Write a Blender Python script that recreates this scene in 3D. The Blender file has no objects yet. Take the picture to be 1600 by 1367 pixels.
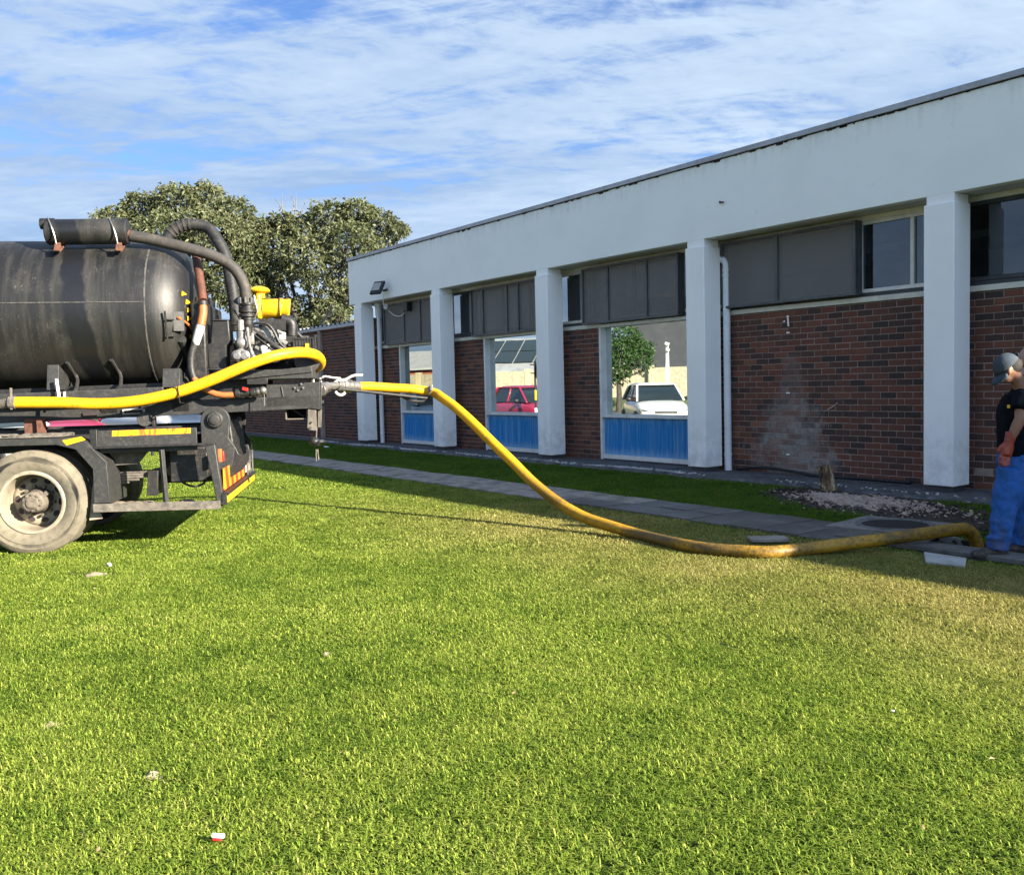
import bpy, bmesh, math, random
import numpy as np
from mathutils import Vector, Matrix, Euler
random.seed(7)
rng = np.random.default_rng(11)
scene = bpy.context.scene
COL = scene.collection
PI = math.pi

# ------------------------------------------------------------------ camera
cam_d = bpy.data.cameras.new('camera')
cam = bpy.data.objects.new('camera', cam_d)
COL.objects.link(cam)
cam_d.sensor_fit = 'HORIZONTAL'
cam_d.sensor_width = 36.0
cam_d.lens = 1456.1 / 1600 * 36
cam_d.clip_start = 0.05
cam_d.clip_end = 3000
_yaw, _pitch, _roll = 0.9518, -0.0571, -0.0238
_f = Vector((-math.sin(_yaw) * math.cos(_pitch), math.cos(_yaw) * math.cos(_pitch), math.sin(_pitch)))
_r0 = Vector((math.cos(_yaw), math.sin(_yaw), 0)); _u0 = _r0.cross(_f)
_r = _r0 * math.cos(_roll) + _u0 * math.sin(_roll)
_u = -_r0 * math.sin(_roll) + _u0 * math.cos(_roll)
cam.matrix_world = Matrix(((_r.x, _u.x, -_f.x, 0), (_r.y, _u.y, -_f.y, 0), (_r.z, _u.z, -_f.z, 1.5), (0, 0, 0, 1)))
scene.camera = cam

# ------------------------------------------------------------------ light
scene.view_settings.view_transform = 'Standard'
scene.view_settings.look = 'None'
scene.view_settings.exposure = 2.42
scene.view_settings.gamma = 1
scene.view_settings.use_curve_mapping = False
SUN = Vector((2.35, 0.95, 1.0)).normalized()
SKY_STRENGTH = 0.05
sun_d = bpy.data.lights.new('sun', 'SUN')
sun_d.energy = 4.35
sun_d.angle = math.radians(0.53)
sun_d.color = (1.0, 0.90, 0.74)
sun = bpy.data.objects.new('sun', sun_d)
sun.rotation_euler = (-SUN).to_track_quat('-Z', 'Y').to_euler()
sun.location = (20, 8, 15)
COL.objects.link(sun)

world = bpy.data.worlds.new('World')
scene.world = world
world.use_nodes = True
nt = world.node_tree
N, L = nt.nodes, nt.links
N.clear()

def wn(t, **k):
    n = N.new(t)
    for a, b in k.items():
        setattr(n, a, b)
    return n

def wmath(op, a, b=None, clamp=False):
    n = N.new('ShaderNodeMath'); n.operation = op; n.use_clamp = clamp
    for i, v in enumerate((a, b)):
        if v is None: continue
        if isinstance(v, (int, float)): n.inputs[i].default_value = v
        else: L.new(v, n.inputs[i])
    return n.outputs[0]

sky = wn('ShaderNodeTexSky', sky_type='NISHITA', sun_disc=False)
sky.sun_elevation = math.asin(SUN.z)
sky.sun_rotation = math.atan2(SUN.x, SUN.y)
sky.air_density = 1.0; sky.dust_density = 0.6; sky.ozone_density = 1.6
tc = wn('ShaderNodeTexCoord')
sep = wn('ShaderNodeSeparateXYZ'); L.new(tc.outputs['Generated'], sep.inputs[0])
den = wmath('ADD', wmath('MAXIMUM', sep.outputs[2], 0.0), 0.13)
px_ = wmath('DIVIDE', sep.outputs[0], den); py_ = wmath('DIVIDE', sep.outputs[1], den)
comb = wn('ShaderNodeCombineXYZ'); L.new(px_, comb.inputs[0]); L.new(py_, comb.inputs[1])
# cloud layer seen in plan: long banks, rippled
def mapped(rot, sc, loc=(0, 0, 0)):
    m = wn('ShaderNodeMapping'); m.vector_type = 'TEXTURE'
    m.inputs['Location'].default_value = loc
    m.inputs['Rotation'].default_value = (0, 0, rot); m.inputs['Scale'].default_value = sc
    L.new(comb.outputs[0], m.inputs[0]); return m.outputs[0]
def wnoise(vec, scale, detail, rough, dist=0.0):
    n = wn('ShaderNodeTexNoise'); n.inputs['Scale'].default_value = scale
    n.inputs['Detail'].default_value = detail; n.inputs['Roughness'].default_value = rough
    n.inputs['Distortion'].default_value = dist
    L.new(vec, n.inputs['Vector']); return n.outputs['Fac']
BANK = 0.9518 + 0.10
OFF = (7.7, 5.1)
big = wnoise(mapped(BANK, (2.4, 0.9, 1), (OFF[0], OFF[1], 0)), 0.60, 3, 0.5, 0.4)
rip = wnoise(mapped(BANK - 0.35, (1.9, 0.7, 1), (3.1 + OFF[0], 7.7, 0)), 3.4, 8, 0.60, 0.7)
fine = wnoise(mapped(BANK + 0.25, (1.5, 0.9, 1), (9.1, 2.2 + OFF[1], 0)), 10.0, 7, 0.66, 0.4)
cov = wmath('ADD', wmath('ADD', wmath('MULTIPLY', big, 1.35), wmath('MULTIPLY', rip, 0.95)), wmath('MULTIPLY', fine, 0.55))
lowb = wn('ShaderNodeMapRange', interpolation_type='SMOOTHSTEP'); L.new(sep.outputs[2], lowb.inputs[0])
for _i, _v in zip((1, 2, 3, 4), (0.02, 0.34, 0.30, 0.0)): lowb.inputs[_i].default_value = _v
cov = wmath('ADD', cov, lowb.outputs[0])
mr = wn('ShaderNodeMapRange', interpolation_type='SMOOTHSTEP'); mr.inputs['From Min'].default_value = 1.22; mr.inputs['From Max'].default_value = 1.52
mr.inputs['To Min'].default_value = 0.04; mr.inputs['To Max'].default_value = 0.95
L.new(cov, mr.inputs[0])
shade = wmath('ADD', wmath('ADD', wmath('MULTIPLY', wnoise(mapped(BANK + 0.05, (2.6, 0.75, 1), (5.0 + OFF[1], 1.0, 0)), 0.9, 7, 0.58, 0.6), 0.62), wmath('MULTIPLY', rip, 0.22)), wmath('MULTIPLY', fine, 0.16))
cr = wn('ShaderNodeValToRGB')
cr.color_ramp.elements[0].position = 0.41; cr.color_ramp.elements[0].color = (1.40, 2.02, 3.05, 1)
cr.color_ramp.elements[1].position = 0.63; cr.color_ramp.elements[1].color = (2.75, 3.30, 3.95, 1)
L.new(shade, cr.inputs[0])
# thin cloud glows toward the sun (forward scattering), added to brighten the column sides
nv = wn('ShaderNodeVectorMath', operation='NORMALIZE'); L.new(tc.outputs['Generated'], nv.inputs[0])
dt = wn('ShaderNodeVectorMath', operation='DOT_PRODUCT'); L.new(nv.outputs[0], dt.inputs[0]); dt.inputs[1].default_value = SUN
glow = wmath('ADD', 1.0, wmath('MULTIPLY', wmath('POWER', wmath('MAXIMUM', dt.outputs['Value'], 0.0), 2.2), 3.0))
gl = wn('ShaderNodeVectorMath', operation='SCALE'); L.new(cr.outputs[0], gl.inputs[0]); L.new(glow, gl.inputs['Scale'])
skyt = wn('ShaderNodeMix', data_type='RGBA', blend_type='MULTIPLY'); skyt.inputs['Factor'].default_value = 1.0
L.new(sky.outputs[0], skyt.inputs['A']); skyt.inputs['B'].default_value = (0.42, 0.56, 0.82, 1)
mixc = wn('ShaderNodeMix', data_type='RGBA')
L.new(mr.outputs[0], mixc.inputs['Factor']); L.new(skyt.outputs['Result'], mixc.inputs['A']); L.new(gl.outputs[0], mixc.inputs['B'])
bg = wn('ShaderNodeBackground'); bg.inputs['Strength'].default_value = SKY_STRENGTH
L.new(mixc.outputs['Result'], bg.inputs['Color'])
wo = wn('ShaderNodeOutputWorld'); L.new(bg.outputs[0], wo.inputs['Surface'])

# ------------------------------------------------------------------ helpers
def tag(o, label=None, cat=None, group=None, kind=None):
    if label: o['label'] = label
    if cat: o['category'] = cat
    if group: o['group'] = group
    if kind: o['kind'] = kind
    return o

def empty(name, loc=(0, 0, 0), rz=0.0, parent=None):
    o = bpy.data.objects.new(name, None)
    o.location = loc; o.rotation_euler = (0, 0, rz); o.empty_display_size = 0.2
    COL.objects.link(o)
    if parent is not None: o.parent = parent
    return o

def copy_tree(o, parent=None):
    c = o.copy(); COL.objects.link(c); c.parent = parent
    for ch in o.children: copy_tree(ch, c)
    return c

def smooth_path(pts, n=8):
    P = [Vector(p) for p in pts]
    P = [P[0] * 2 - P[1]] + P + [P[-1] * 2 - P[-2]]
    out = []
    for i in range(1, len(P) - 2):
        a, b, c, d = P[i - 1:i + 3]
        for k in range(n):
            t = k / n
            out.append(0.5 * ((2 * b) + (c - a) * t + (2 * a - 5 * b + 4 * c - d) * t * t + (3 * b - a - 3 * c + d) * t ** 3))
    out.append(P[-2])
    return out

def resample(P, step):
    d = [0.0]
    for i in range(1, len(P)): d.append(d[-1] + (P[i] - P[i - 1]).length)
    n = max(2, int(d[-1] / step)); out = []; j = 0
    for k in range(n + 1):
        s = d[-1] * k / n
        while j < len(d) - 2 and d[j + 1] < s: j += 1
        t = (s - d[j]) / max(1e-9, d[j + 1] - d[j]); out.append(P[j].lerp(P[j + 1], t))
    return out

class MB:
    """collects simple solids and links them as one mesh object"""
    def __init__(s): s.v = []; s.f = []; s.t = []; s.tint = 0.5
    def add(s, vs, fs, tint=None):
        b = len(s.v); s.v += [tuple(v) for v in vs]; s.f += [tuple(i + b for i in f) for f in fs]
        s.t += [s.tint if tint is None else tint] * len(fs); return s
    def box(s, a, b, tint=None):
        x0, y0, z0 = (min(a[i], b[i]) for i in range(3)); x1, y1, z1 = (max(a[i], b[i]) for i in range(3))
        return s.add([(x0, y0, z0), (x1, y0, z0), (x1, y1, z0), (x0, y1, z0), (x0, y0, z1), (x1, y0, z1), (x1, y1, z1), (x0, y1, z1)],
                     [(3, 2, 1, 0), (4, 5, 6, 7), (0, 1, 5, 4), (1, 2, 6, 5), (2, 3, 7, 6), (3, 0, 4, 7)], tint)
    def obox(s, c, size, rot=(0, 0, 0), tint=None):
        M = Matrix.Translation(c) @ Euler(rot).to_matrix().to_4x4(); hx, hy, hz = (k / 2 for k in size)
        q = [(-hx, -hy, -hz), (hx, -hy, -hz), (hx, hy, -hz), (-hx, hy, -hz), (-hx, -hy, hz), (hx, -hy, hz), (hx, hy, hz), (-hx, hy, hz)]
        return s.add([M @ Vector(k) for k in q], [(3, 2, 1, 0), (4, 5, 6, 7), (0, 1, 5, 4), (1, 2, 6, 5), (2, 3, 7, 6), (3, 0, 4, 7)], tint)
    def bar(s, p0, p1, w, h, up=(0, 0, 1)):
        p0, p1 = Vector(p0), Vector(p1); t = (p1 - p0).normalized(); u = Vector(up)
        a = t.cross(u)
        if a.length < 1e-4: a = t.cross(Vector((0, 1, 0)))
        a.normalize(); b = a.cross(t); a *= w / 2; b *= h / 2
        q = [p + k for p in (p0, p1) for k in (-a - b, a - b, a + b, -a + b)]
        return s.add(q, [(3, 2, 1, 0), (4, 5, 6, 7), (0, 1, 5, 4), (1, 2, 6, 5), (2, 3, 7, 6), (3, 0, 4, 7)])
    def prism(s, poly, ext):
        n = len(poly); e = Vector(ext); q = [Vector(k) for k in poly] + [Vector(k) + e for k in poly]
        nrm = sum(((q[i] - q[0]).cross(q[i + 1] - q[0]) for i in range(1, n - 1)), Vector())
        fs = [tuple(range(n)), tuple(range(2 * n - 1, n - 1, -1))] + [(i, i + n, (i + 1) % n + n, (i + 1) % n) for i in range(n)]
        if nrm.dot(e) > 0: fs = [tuple(reversed(f)) for f in fs]
        return s.add(q, fs)
    def tube(s, P, r, n=10, caps=True, flat=None):
        P = [Vector(k) for k in P]; m = len(P)
        R = [r] * m if isinstance(r, (int, float)) else list(r)
        t0 = (P[1] - P[0]).normalized(); a = t0.cross(Vector((0, 0, 1)))
        if a.length < 0.05: a = t0.cross(Vector((0, 1, 0)))
        a.normalize(); vs = []
        for i in range(m):
            t = (P[min(i + 1, m - 1)] - P[max(i - 1, 0)]).normalized()
            a = (a - t * a.dot(t)).normalized(); b = t.cross(a)
            for k in range(n):
                w = 2 * PI * k / n; vs.append(P[i] + (a * math.cos(w) + b * math.sin(w)) * R[i])
        fs = [(i * n + k, i * n + (k + 1) % n, (i + 1) * n + (k + 1) % n, (i + 1) * n + k) for i in range(m - 1) for k in range(n)]
        if caps: fs += [tuple(range(n - 1, -1, -1)), tuple(range((m - 1) * n, m * n))]
        return s.add(vs, fs)
    def cyl(s, p0, p1, r, r1=None, n=16, caps=True):
        return s.tube([p0, p1], [r, r if r1 is None else r1], n, caps)
    def etube(s, P, R, e1, e2, n=14):
        """loft with elliptical rings: R = [(r1, r2)...] along axes e1, e2"""
        P = [Vector(k) for k in P]; e1, e2 = Vector(e1), Vector(e2); m = len(P); vs = []
        for i in range(m):
            t = (P[min(i + 1, m - 1)] - P[max(i - 1, 0)]).normalized()
            a = e1 - t * e1.dot(t)
            if a.length < 0.15: a = t.cross(e2)
            a.normalize(); b = t.cross(a)
            for k in range(n):
                w = 2 * PI * k / n; vs.append(P[i] + a * math.cos(w) * R[i][0] + b * math.sin(w) * R[i][1])
        fs = [(i * n + k, i * n + (k + 1) % n, (i + 1) * n + (k + 1) % n, (i + 1) * n + k) for i in range(m - 1) for k in range(n)]
        fs += [tuple(range(n - 1, -1, -1)), tuple(range((m - 1) * n, m * n))]
        return s.add(vs, fs)
    def lathe(s, prof, c, axis, n=32, close=False):
        """prof = [(along, radius)...] turned about axis through c"""
        ax = Vector(axis).normalized(); a = ax.cross(Vector((0, 0, 1)))
        if a.length < 0.05: a = ax.cross(Vector((1, 0, 0)))
        a.normalize(); b = ax.cross(a); c = Vector(c); m = len(prof)
        vs = [c + ax * h + (a * math.cos(2 * PI * k / n) + b * math.sin(2 * PI * k / n)) * max(r, 1e-4) for h, r in prof for k in range(n)]
        rows = m if close else m - 1
        fs = [(i * n + k, i * n + (k + 1) % n, ((i + 1) % m) * n + (k + 1) % n, ((i + 1) % m) * n + k) for i in range(rows) for k in range(n)]
        return s.add(vs, fs)
    def ball(s, c, r, nu=12, nv=8, rot=None):
        r = (r, r, r) if isinstance(r, (int, float)) else r; vs = []; M = Euler(rot).to_matrix() if rot else Matrix.Identity(3)
        for j in range(nv + 1):
            th = PI * j / nv
            for i in range(nu):
                ph = 2 * PI * i / nu
                vs.append(Vector(c) + M @ Vector((r[0] * math.sin(th) * math.cos(ph), r[1] * math.sin(th) * math.sin(ph), r[2] * math.cos(th))))
        return s.add(vs, [(j * nu + i, (j + 1) * nu + i, (j + 1) * nu + (i + 1) % nu, j * nu + (i + 1) % nu) for j in range(nv) for i in range(nu)])
    def mesh(s, name, mat, smooth=35):
        me = bpy.data.meshes.new(name); me.from_pydata(s.v, [], s.f); me.validate(clean_customdata=False)
        me.materials.append(mat)
        if len(set(s.t)) > 1 or s.t and s.t[0] != 0.5:
            if len(me.polygons) == len(s.t):
                at = me.attributes.new('tint', 'FLOAT', 'FACE'); at.data.foreach_set('value', s.t)
        if smooth:
            me.shade_smooth(); me.set_sharp_from_angle(angle=math.radians(smooth))
        return me
    def build(s, name, mat, parent=None, bevel=0.0, smooth=35):
        o = bpy.data.objects.new(name, s.mesh(name, mat, smooth)); COL.objects.link(o)
        if parent is not None: o.parent = parent
        if bevel:
            m = o.modifiers.new('bevel', 'BEVEL'); m.width = bevel; m.segments = 2; m.limit_method = 'ANGLE'; m.angle_limit = math.radians(40)
        return o

# ------------------------------------------------------------------ materials
class MT:
    """small node-building wrapper"""
    def __init__(s, name):
        s.m = bpy.data.materials.new(name); s.m.use_nodes = True; s.nt = s.m.node_tree; s.nt.nodes.clear()
        s.out = s.n('ShaderNodeOutputMaterial'); s.b = s.n('ShaderNodeBsdfPrincipled'); s.l(s.b.outputs[0], s.out.inputs[0]); s._tc = None
    def n(s, t, **k):
        q = s.nt.nodes.new(t)
        for a, b in k.items(): setattr(q, a, b)
        return q
    def l(s, a, b): s.nt.links.new(a, b)
    def set(s, sock, v):
        if hasattr(v, 'links') or isinstance(v, bpy.types.NodeSocket): s.l(v, sock)
        else: sock.default_value = v
    def obj(s):
        if s._tc is None: s._tc = s.n('ShaderNodeTexCoord')
        return s._tc.outputs['Object']
    def pos(s): return s.n('ShaderNodeNewGeometry').outputs['Position']
    def noise(s, scale, detail=4, rough=0.55, vec=None, stretch=None, dist=0.0):
        q = s.n('ShaderNodeTexNoise'); q.inputs['Scale'].default_value = scale; q.inputs['Detail'].default_value = detail
        q.inputs['Roughness'].default_value = rough; q.inputs['Distortion'].default_value = dist
        v = vec if vec is not None else s.obj()
        if stretch:
            m = s.n('ShaderNodeMapping'); m.inputs['Scale'].default_value = stretch; s.l(v, m.inputs[0]); v = m.outputs[0]
        s.l(v, q.inputs['Vector']); return q.outputs['Fac']
    def math(s, op, a, b=0.0, clamp=False):
        q = s.n('ShaderNodeMath', operation=op, use_clamp=clamp); s.set(q.inputs[0], a); s.set(q.inputs[1], b); return q.outputs[0]
    def step(s, x, lo, hi, a=0.0, b=1.0):
        q = s.n('ShaderNodeMapRange', interpolation_type='SMOOTHSTEP'); s.set(q.inputs[0], x)
        for i, v in zip((1, 2, 3, 4), (lo, hi, a, b)): s.set(q.inputs[i], v)
        return q.outputs[0]
    def mix(s, f, a, b, blend='MIX'):
        q = s.n('ShaderNodeMix', data_type='RGBA', blend_type=blend); s.set(q.inputs['Factor'], f)
        for k, v in (('A', a), ('B', b)):
            s.set(q.inputs[k], tuple(v) + (1,) if isinstance(v, tuple) and len(v) == 3 else v)
        return q.outputs['Result']
    def ramp(s, f, stops, interp='LINEAR'):
        q = s.n('ShaderNodeValToRGB'); e = q.color_ramp.elements; q.color_ramp.interpolation = interp
        while len(e) < len(stops): e.new(0.5)
        for k, (p_, c) in enumerate(stops): e[k].position = p_; e[k].color = tuple(c) + (1,)
        s.l(f, q.inputs[0]); return q.outputs[0]
    def attr(s, name): return s.n('ShaderNodeAttribute', attribute_name=name).outputs['Fac']
    def bump(s, h, strength=0.3, dist=0.01):
        q = s.n('ShaderNodeBump'); q.inputs['Strength'].default_value = strength; q.inputs['Distance'].default_value = dist
        s.l(h, q.inputs['Height']); s.l(q.outputs[0], s.b.inputs['Normal']); return s
    def base(s, c):
        s.set(s.b.inputs['Base Color'], tuple(c) + (1,) if isinstance(c, tuple) and len(c) == 3 else c); return s
    def p(s, rough=None, metal=None, spec=None, coat=None, trans=None, sheen=None):
        for k, v in (('Roughness', rough), ('Metallic', metal), ('Specular IOR Level', spec), ('Coat Weight', coat), ('Transmission Weight', trans), ('Sheen Weight', sheen)):
            if v is not None: s.set(s.b.inputs[k], v)
        return s

def sc3(c, k): return tuple(x * k for x in c)

def M(name, c, c2=None, scale=6.0, rough=0.6, metal=0.0, bump=0.15, bscale=60.0, dirt=None, damt=0.35, lo=0.42, hi=0.68, spec=0.4, stretch=None):
    """weathered paint / metal / stone: two tones by noise, optional dirt over it, fine relief"""
    m = MT(name); n1 = m.noise(scale, 6, 0.6, stretch=stretch)
    col = m.mix(m.step(n1, lo, hi), c, c2 or sc3(c, 0.7))
    if dirt:
        n2 = m.noise(scale * 3.1, 7, 0.68); col = m.mix(m.math('MULTIPLY', m.step(n2, 0.45, 0.72), damt), col, dirt)
    m.base(col).p(metal=metal, spec=spec); n3 = m.noise(bscale, 4, 0.6)
    m.p(rough=m.math('ADD', rough - 0.08, m.math('MULTIPLY', n1, 0.16)))
    if bump: m.bump(n3, bump, 0.01)
    return m.m

DUST = (0.30, 0.26, 0.20)
MUD = (0.22, 0.18, 0.13)
def painted_render(name, c, c2, zlo, zhi, low, amt):
    m = MT(name); P = m.pos(); sp = m.n('ShaderNodeSeparateXYZ'); m.l(P, sp.inputs[0]); Z = sp.outputs[2]
    n1 = m.noise(.9, 5, .6, P); n2 = m.noise(6.0, 7, .68, P); st = m.noise(1.0, 5, .62, P, (9, 9, .45)); sm = m.noise(2.4, 3, .5, P)
    col = m.mix(m.step(n1, .38, .66), c, c2)
    edge = m.step(m.math('ADD', Z, m.math('MULTIPLY', m.math('SUBTRACT', st, .5), .9)), zlo, zhi, 1.0, 0.0) if low else m.step(m.math('ADD', Z, m.math('MULTIPLY', m.math('SUBTRACT', st, .5), .9)), zlo, zhi)
    g = m.math('MULTIPLY', edge, m.step(n2, .30, .70)); col = m.mix(m.math('MULTIPLY', g, amt), col, (.30, .285, .26))
    sc = m.math('MULTIPLY', m.step(n2, .62, .70), m.step(sm, .54, .64)); col = m.mix(m.math('MULTIPLY', sc, .30), col, (.36, .36, .37))
    m.base(col).p(rough=.62, spec=.3); m.bump(m.noise(22, 5, .65, P), .14, .006); return m.m
m_white = painted_render('white_paint', (0.90, 0.90, 0.885), (0.86, 0.86, 0.85), 0.15, 1.15, True, .42)
m_fascia = painted_render('fascia_paint', (0.87, 0.89, 0.87), (0.83, 0.85, 0.83), 4.50, 5.05, False, .40)
m_coping = M('coping_metal', (0.40, 0.41, 0.44), (0.33, 0.34, 0.37), 2.0, 0.5, 0.3, dirt=(0.12, 0.11, 0.11), damt=0.3)
m_rust = M('rust', (0.105, 0.042, 0.024), (0.058, 0.026, 0.018), 22, 0.85, bump=0.4, dirt=(0.04, 0.03, 0.03), damt=0.4)
m_joint_hole_dark = M('dark_joint_hole', (0.03, 0.022, 0.022), None, 30, 0.8)  # dark joints, and the painted dark of holes and slots
m_soffit = M('soffit_paint', (0.62, 0.61, 0.57), (0.52, 0.51, 0.47), 1.2, 0.7)
m_cream = M('cream_frame', (0.66, 0.64, 0.56), (0.58, 0.56, 0.48), 3, 0.5, dirt=(0.3, 0.27, 0.22), damt=0.3)
m_whiteframe = M('white_frame', (0.72, 0.72, 0.70), (0.62, 0.62, 0.59), 3, 0.5, dirt=(0.3, 0.28, 0.24), damt=0.3)
m_darkframe = M('dark_frame', (0.035, 0.04, 0.045), (0.06, 0.062, 0.065), 4, 0.5)
m_pvc = M('white_pipe', (0.74, 0.77, 0.80), (0.66, 0.69, 0.72), 2, 0.35, bump=0.02, dirt=(0.4, 0.4, 0.38), damt=0.2)
m_apron = M('concrete_apron', (0.085, 0.085, 0.088), (0.045, 0.046, 0.05), 3, 0.85, bump=0.5, bscale=30, dirt=(0.28, 0.27, 0.25), damt=0.35)
m_plinth = M('plinth_bitumen', (0.05, 0.052, 0.057), (0.03, 0.03, 0.033), 4, 0.7, bump=0.3)
m_blackm = M('black_steel', (0.0095, 0.0098, 0.0105), (0.0125, 0.0122, 0.012), 9, 0.5, 0.0, bump=0.2, bscale=35, dirt=(0.11, 0.095, 0.075), damt=0.16)
m_greym = M('grey_steel', (0.022, 0.0222, 0.0225), (0.0155, 0.0155, 0.0158), 9, 0.55, 0.0, bump=0.2, bscale=30, dirt=(0.13, 0.115, 0.09), damt=0.20)
m_deepblack = M('black_grease', (0.00792, 0.00792, 0.00858), (0.0132, 0.01254, 0.01188), 7, 0.5, bump=0.3, dirt=MUD, damt=0.15)
m_dusty = M('dusty_steel', (0.1056, 0.0924, 0.0759), (0.0462, 0.0429, 0.0396), 7, 0.8, bump=0.4, dirt=(0.2112, 0.1848, 0.1452), damt=0.5)
m_rubber = M('black_rubber', (0.01188, 0.01188, 0.01254), (0.0198, 0.01914, 0.01848), 6, 0.55, bump=0.2, dirt=(0.0792, 0.0726, 0.0594), damt=0.35)
m_rubberbrown = M('sunned_rubber', (0.0363, 0.033, 0.03036), (0.0231, 0.02178, 0.02046), 6, 0.7, bump=0.2, dirt=(0.0924, 0.0726, 0.0528), damt=0.5)
m_alu = M('cast_aluminium', (0.2772, 0.2706, 0.2574), (0.1848, 0.1782, 0.165), 12, 0.5, 0.6, bump=0.35, bscale=25, dirt=(0.0396, 0.033, 0.0297), damt=0.55)
m_steel = M('bare_steel', (0.297, 0.2838, 0.264), (0.165, 0.1551, 0.1452), 14, 0.42, 0.8, bump=0.2, dirt=(0.0528, 0.0396, 0.033), damt=0.5)
m_whitem = M('white_enamel', (0.4752, 0.4686, 0.4488), (0.33, 0.3168, 0.2904), 9, 0.4, dirt=(0.132, 0.1122, 0.0858), damt=0.4)
m_yellow = M('yellow_enamel', (0.6084, 0.3666, 0.00936), (0.546, 0.312, 0.0078), 6, 0.4, bump=0.1, dirt=(0.078, 0.0468, 0.0156), damt=0.35)
m_orange = M('orange_pipe', (0.3432, 0.1122, 0.0297), (0.2508, 0.0792, 0.0264), 8, 0.5, dirt=(0.033, 0.0231, 0.0198), damt=0.4)
m_brownpipe = M('brown_pipe', (0.1056, 0.0363, 0.0198), (0.0594, 0.0231, 0.01452), 8, 0.6, dirt=(0.0198, 0.0165, 0.0132), damt=0.5)
m_redplastic = M('red_plastic', (0.363, 0.0198, 0.0132), None, 9, 0.4)
m_blackplastic = M('black_plastic', (0.015, 0.016, 0.018), None, 9, 0.45, bump=0.05)
m_stone = M('pale_concrete', (0.34, 0.335, 0.32), (0.24, 0.235, 0.22), 6, 0.85, bump=0.4, bscale=40)
m_wetconc = M('grey_concrete', (0.13, 0.125, 0.115), (0.08, 0.077, 0.07), 5, 0.8, bump=0.5, bscale=35, dirt=(0.04, 0.033, 0.026), damt=0.5)
m_soilpit = M('pit_soil', (0.035, 0.027, 0.02), (0.018, 0.015, 0.012), 6, 0.9, bump=0.8, bscale=25)
m_rimpaint = M('rim_paint', (0.25, 0.215, 0.160), (0.19, 0.16, 0.115), 5, 0.6, dirt=(0.0924, 0.0726, 0.0528), damt=0.5)
m_hub = M('greasy_hub', (0.132, 0.1122, 0.0858), (0.0594, 0.0495, 0.0396), 14, 0.75, bump=0.5, dirt=(0.0264, 0.0198, 0.0165), damt=0.5)

# ------------------------------------------------------------------ ground
PIT = (-4.98, -4.02, 7.64, 8.12)                    # opening of the drain pit, x0 x1 y0 y1
def lawn_material():
    m = MT('lawn_soil'); P = m.pos()
    a = m.noise(0.8, 5, 0.6, P); b = m.noise(9.0, 6, 0.7, P); c = m.noise(60.0, 3, 0.6, P)
    g = m.mix(m.step(b, 0.35, 0.65), (0.028, 0.045, 0.010), (0.060, 0.085, 0.018))
    g = m.mix(m.math('MULTIPLY', m.step(a, 0.5, 0.7), 0.5), g, (0.11, 0.105, 0.035))
    g = m.mix(m.math('MULTIPLY', m.step(c, 0.5, 0.7), 0.4), g, (0.05, 0.04, 0.02))
    m.base(g).p(rough=0.95, spec=0.1); m.bump(c, 0.6, 0.03); return m.m
m_lawn = lawn_material()
b = MB(); x0, x1, y0, y1 = PIT; R_ = 900
for (xa, xb, ya, yb) in ((-R_, x0, -R_, R_), (x1, R_, -R_, R_), (x0, x1, -R_, y0), (x0, x1, y1, R_)):
    b.add([(xa, ya, 0), (xb, ya, 0), (xb, yb, 0), (xa, yb, 0)], [(0, 1, 2, 3)])
tag(b.build('ground', m_lawn, smooth=0), kind='structure')
b = MB()
b.add([(x0, y0, 0), (x1, y0, 0), (x1, y1, 0), (x0, y1, 0), (x0, y0, -1), (x1, y0, -1), (x1, y1, -1), (x0, y1, -1)],
      [(4, 5, 6, 7), (0, 1, 5, 4), (1, 2, 6, 5), (2, 3, 7, 6), (3, 0, 4, 7)])
pit = tag(empty('drain_pit', (0, 0, 0)), 'open drain pit with broken brick edge that the yellow hose dips into', 'drain pit')
b.build('pit_lining', m_soilpit, pit, smooth=0)

def asphalt():
    m = MT('asphalt'); P = m.pos(); a = m.noise(2.0, 6, 0.6, P); b_ = m.noise(120, 3, 0.6, P)
    m.base(m.mix(a, (0.075, 0.073, 0.07), (0.11, 0.105, 0.10))).p(rough=0.9, spec=0.2); m.bump(b_, 0.4, 0.01); return m.m
b = MB(); b.add([(-62, -30, 0.006), (-19.2, -30, 0.006), (-19.2, 5.6, 0.006), (-62, 5.6, 0.006)], [(0, 1, 2, 3)])
tag(b.build('car_park', asphalt(), smooth=0), kind='structure')

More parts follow.
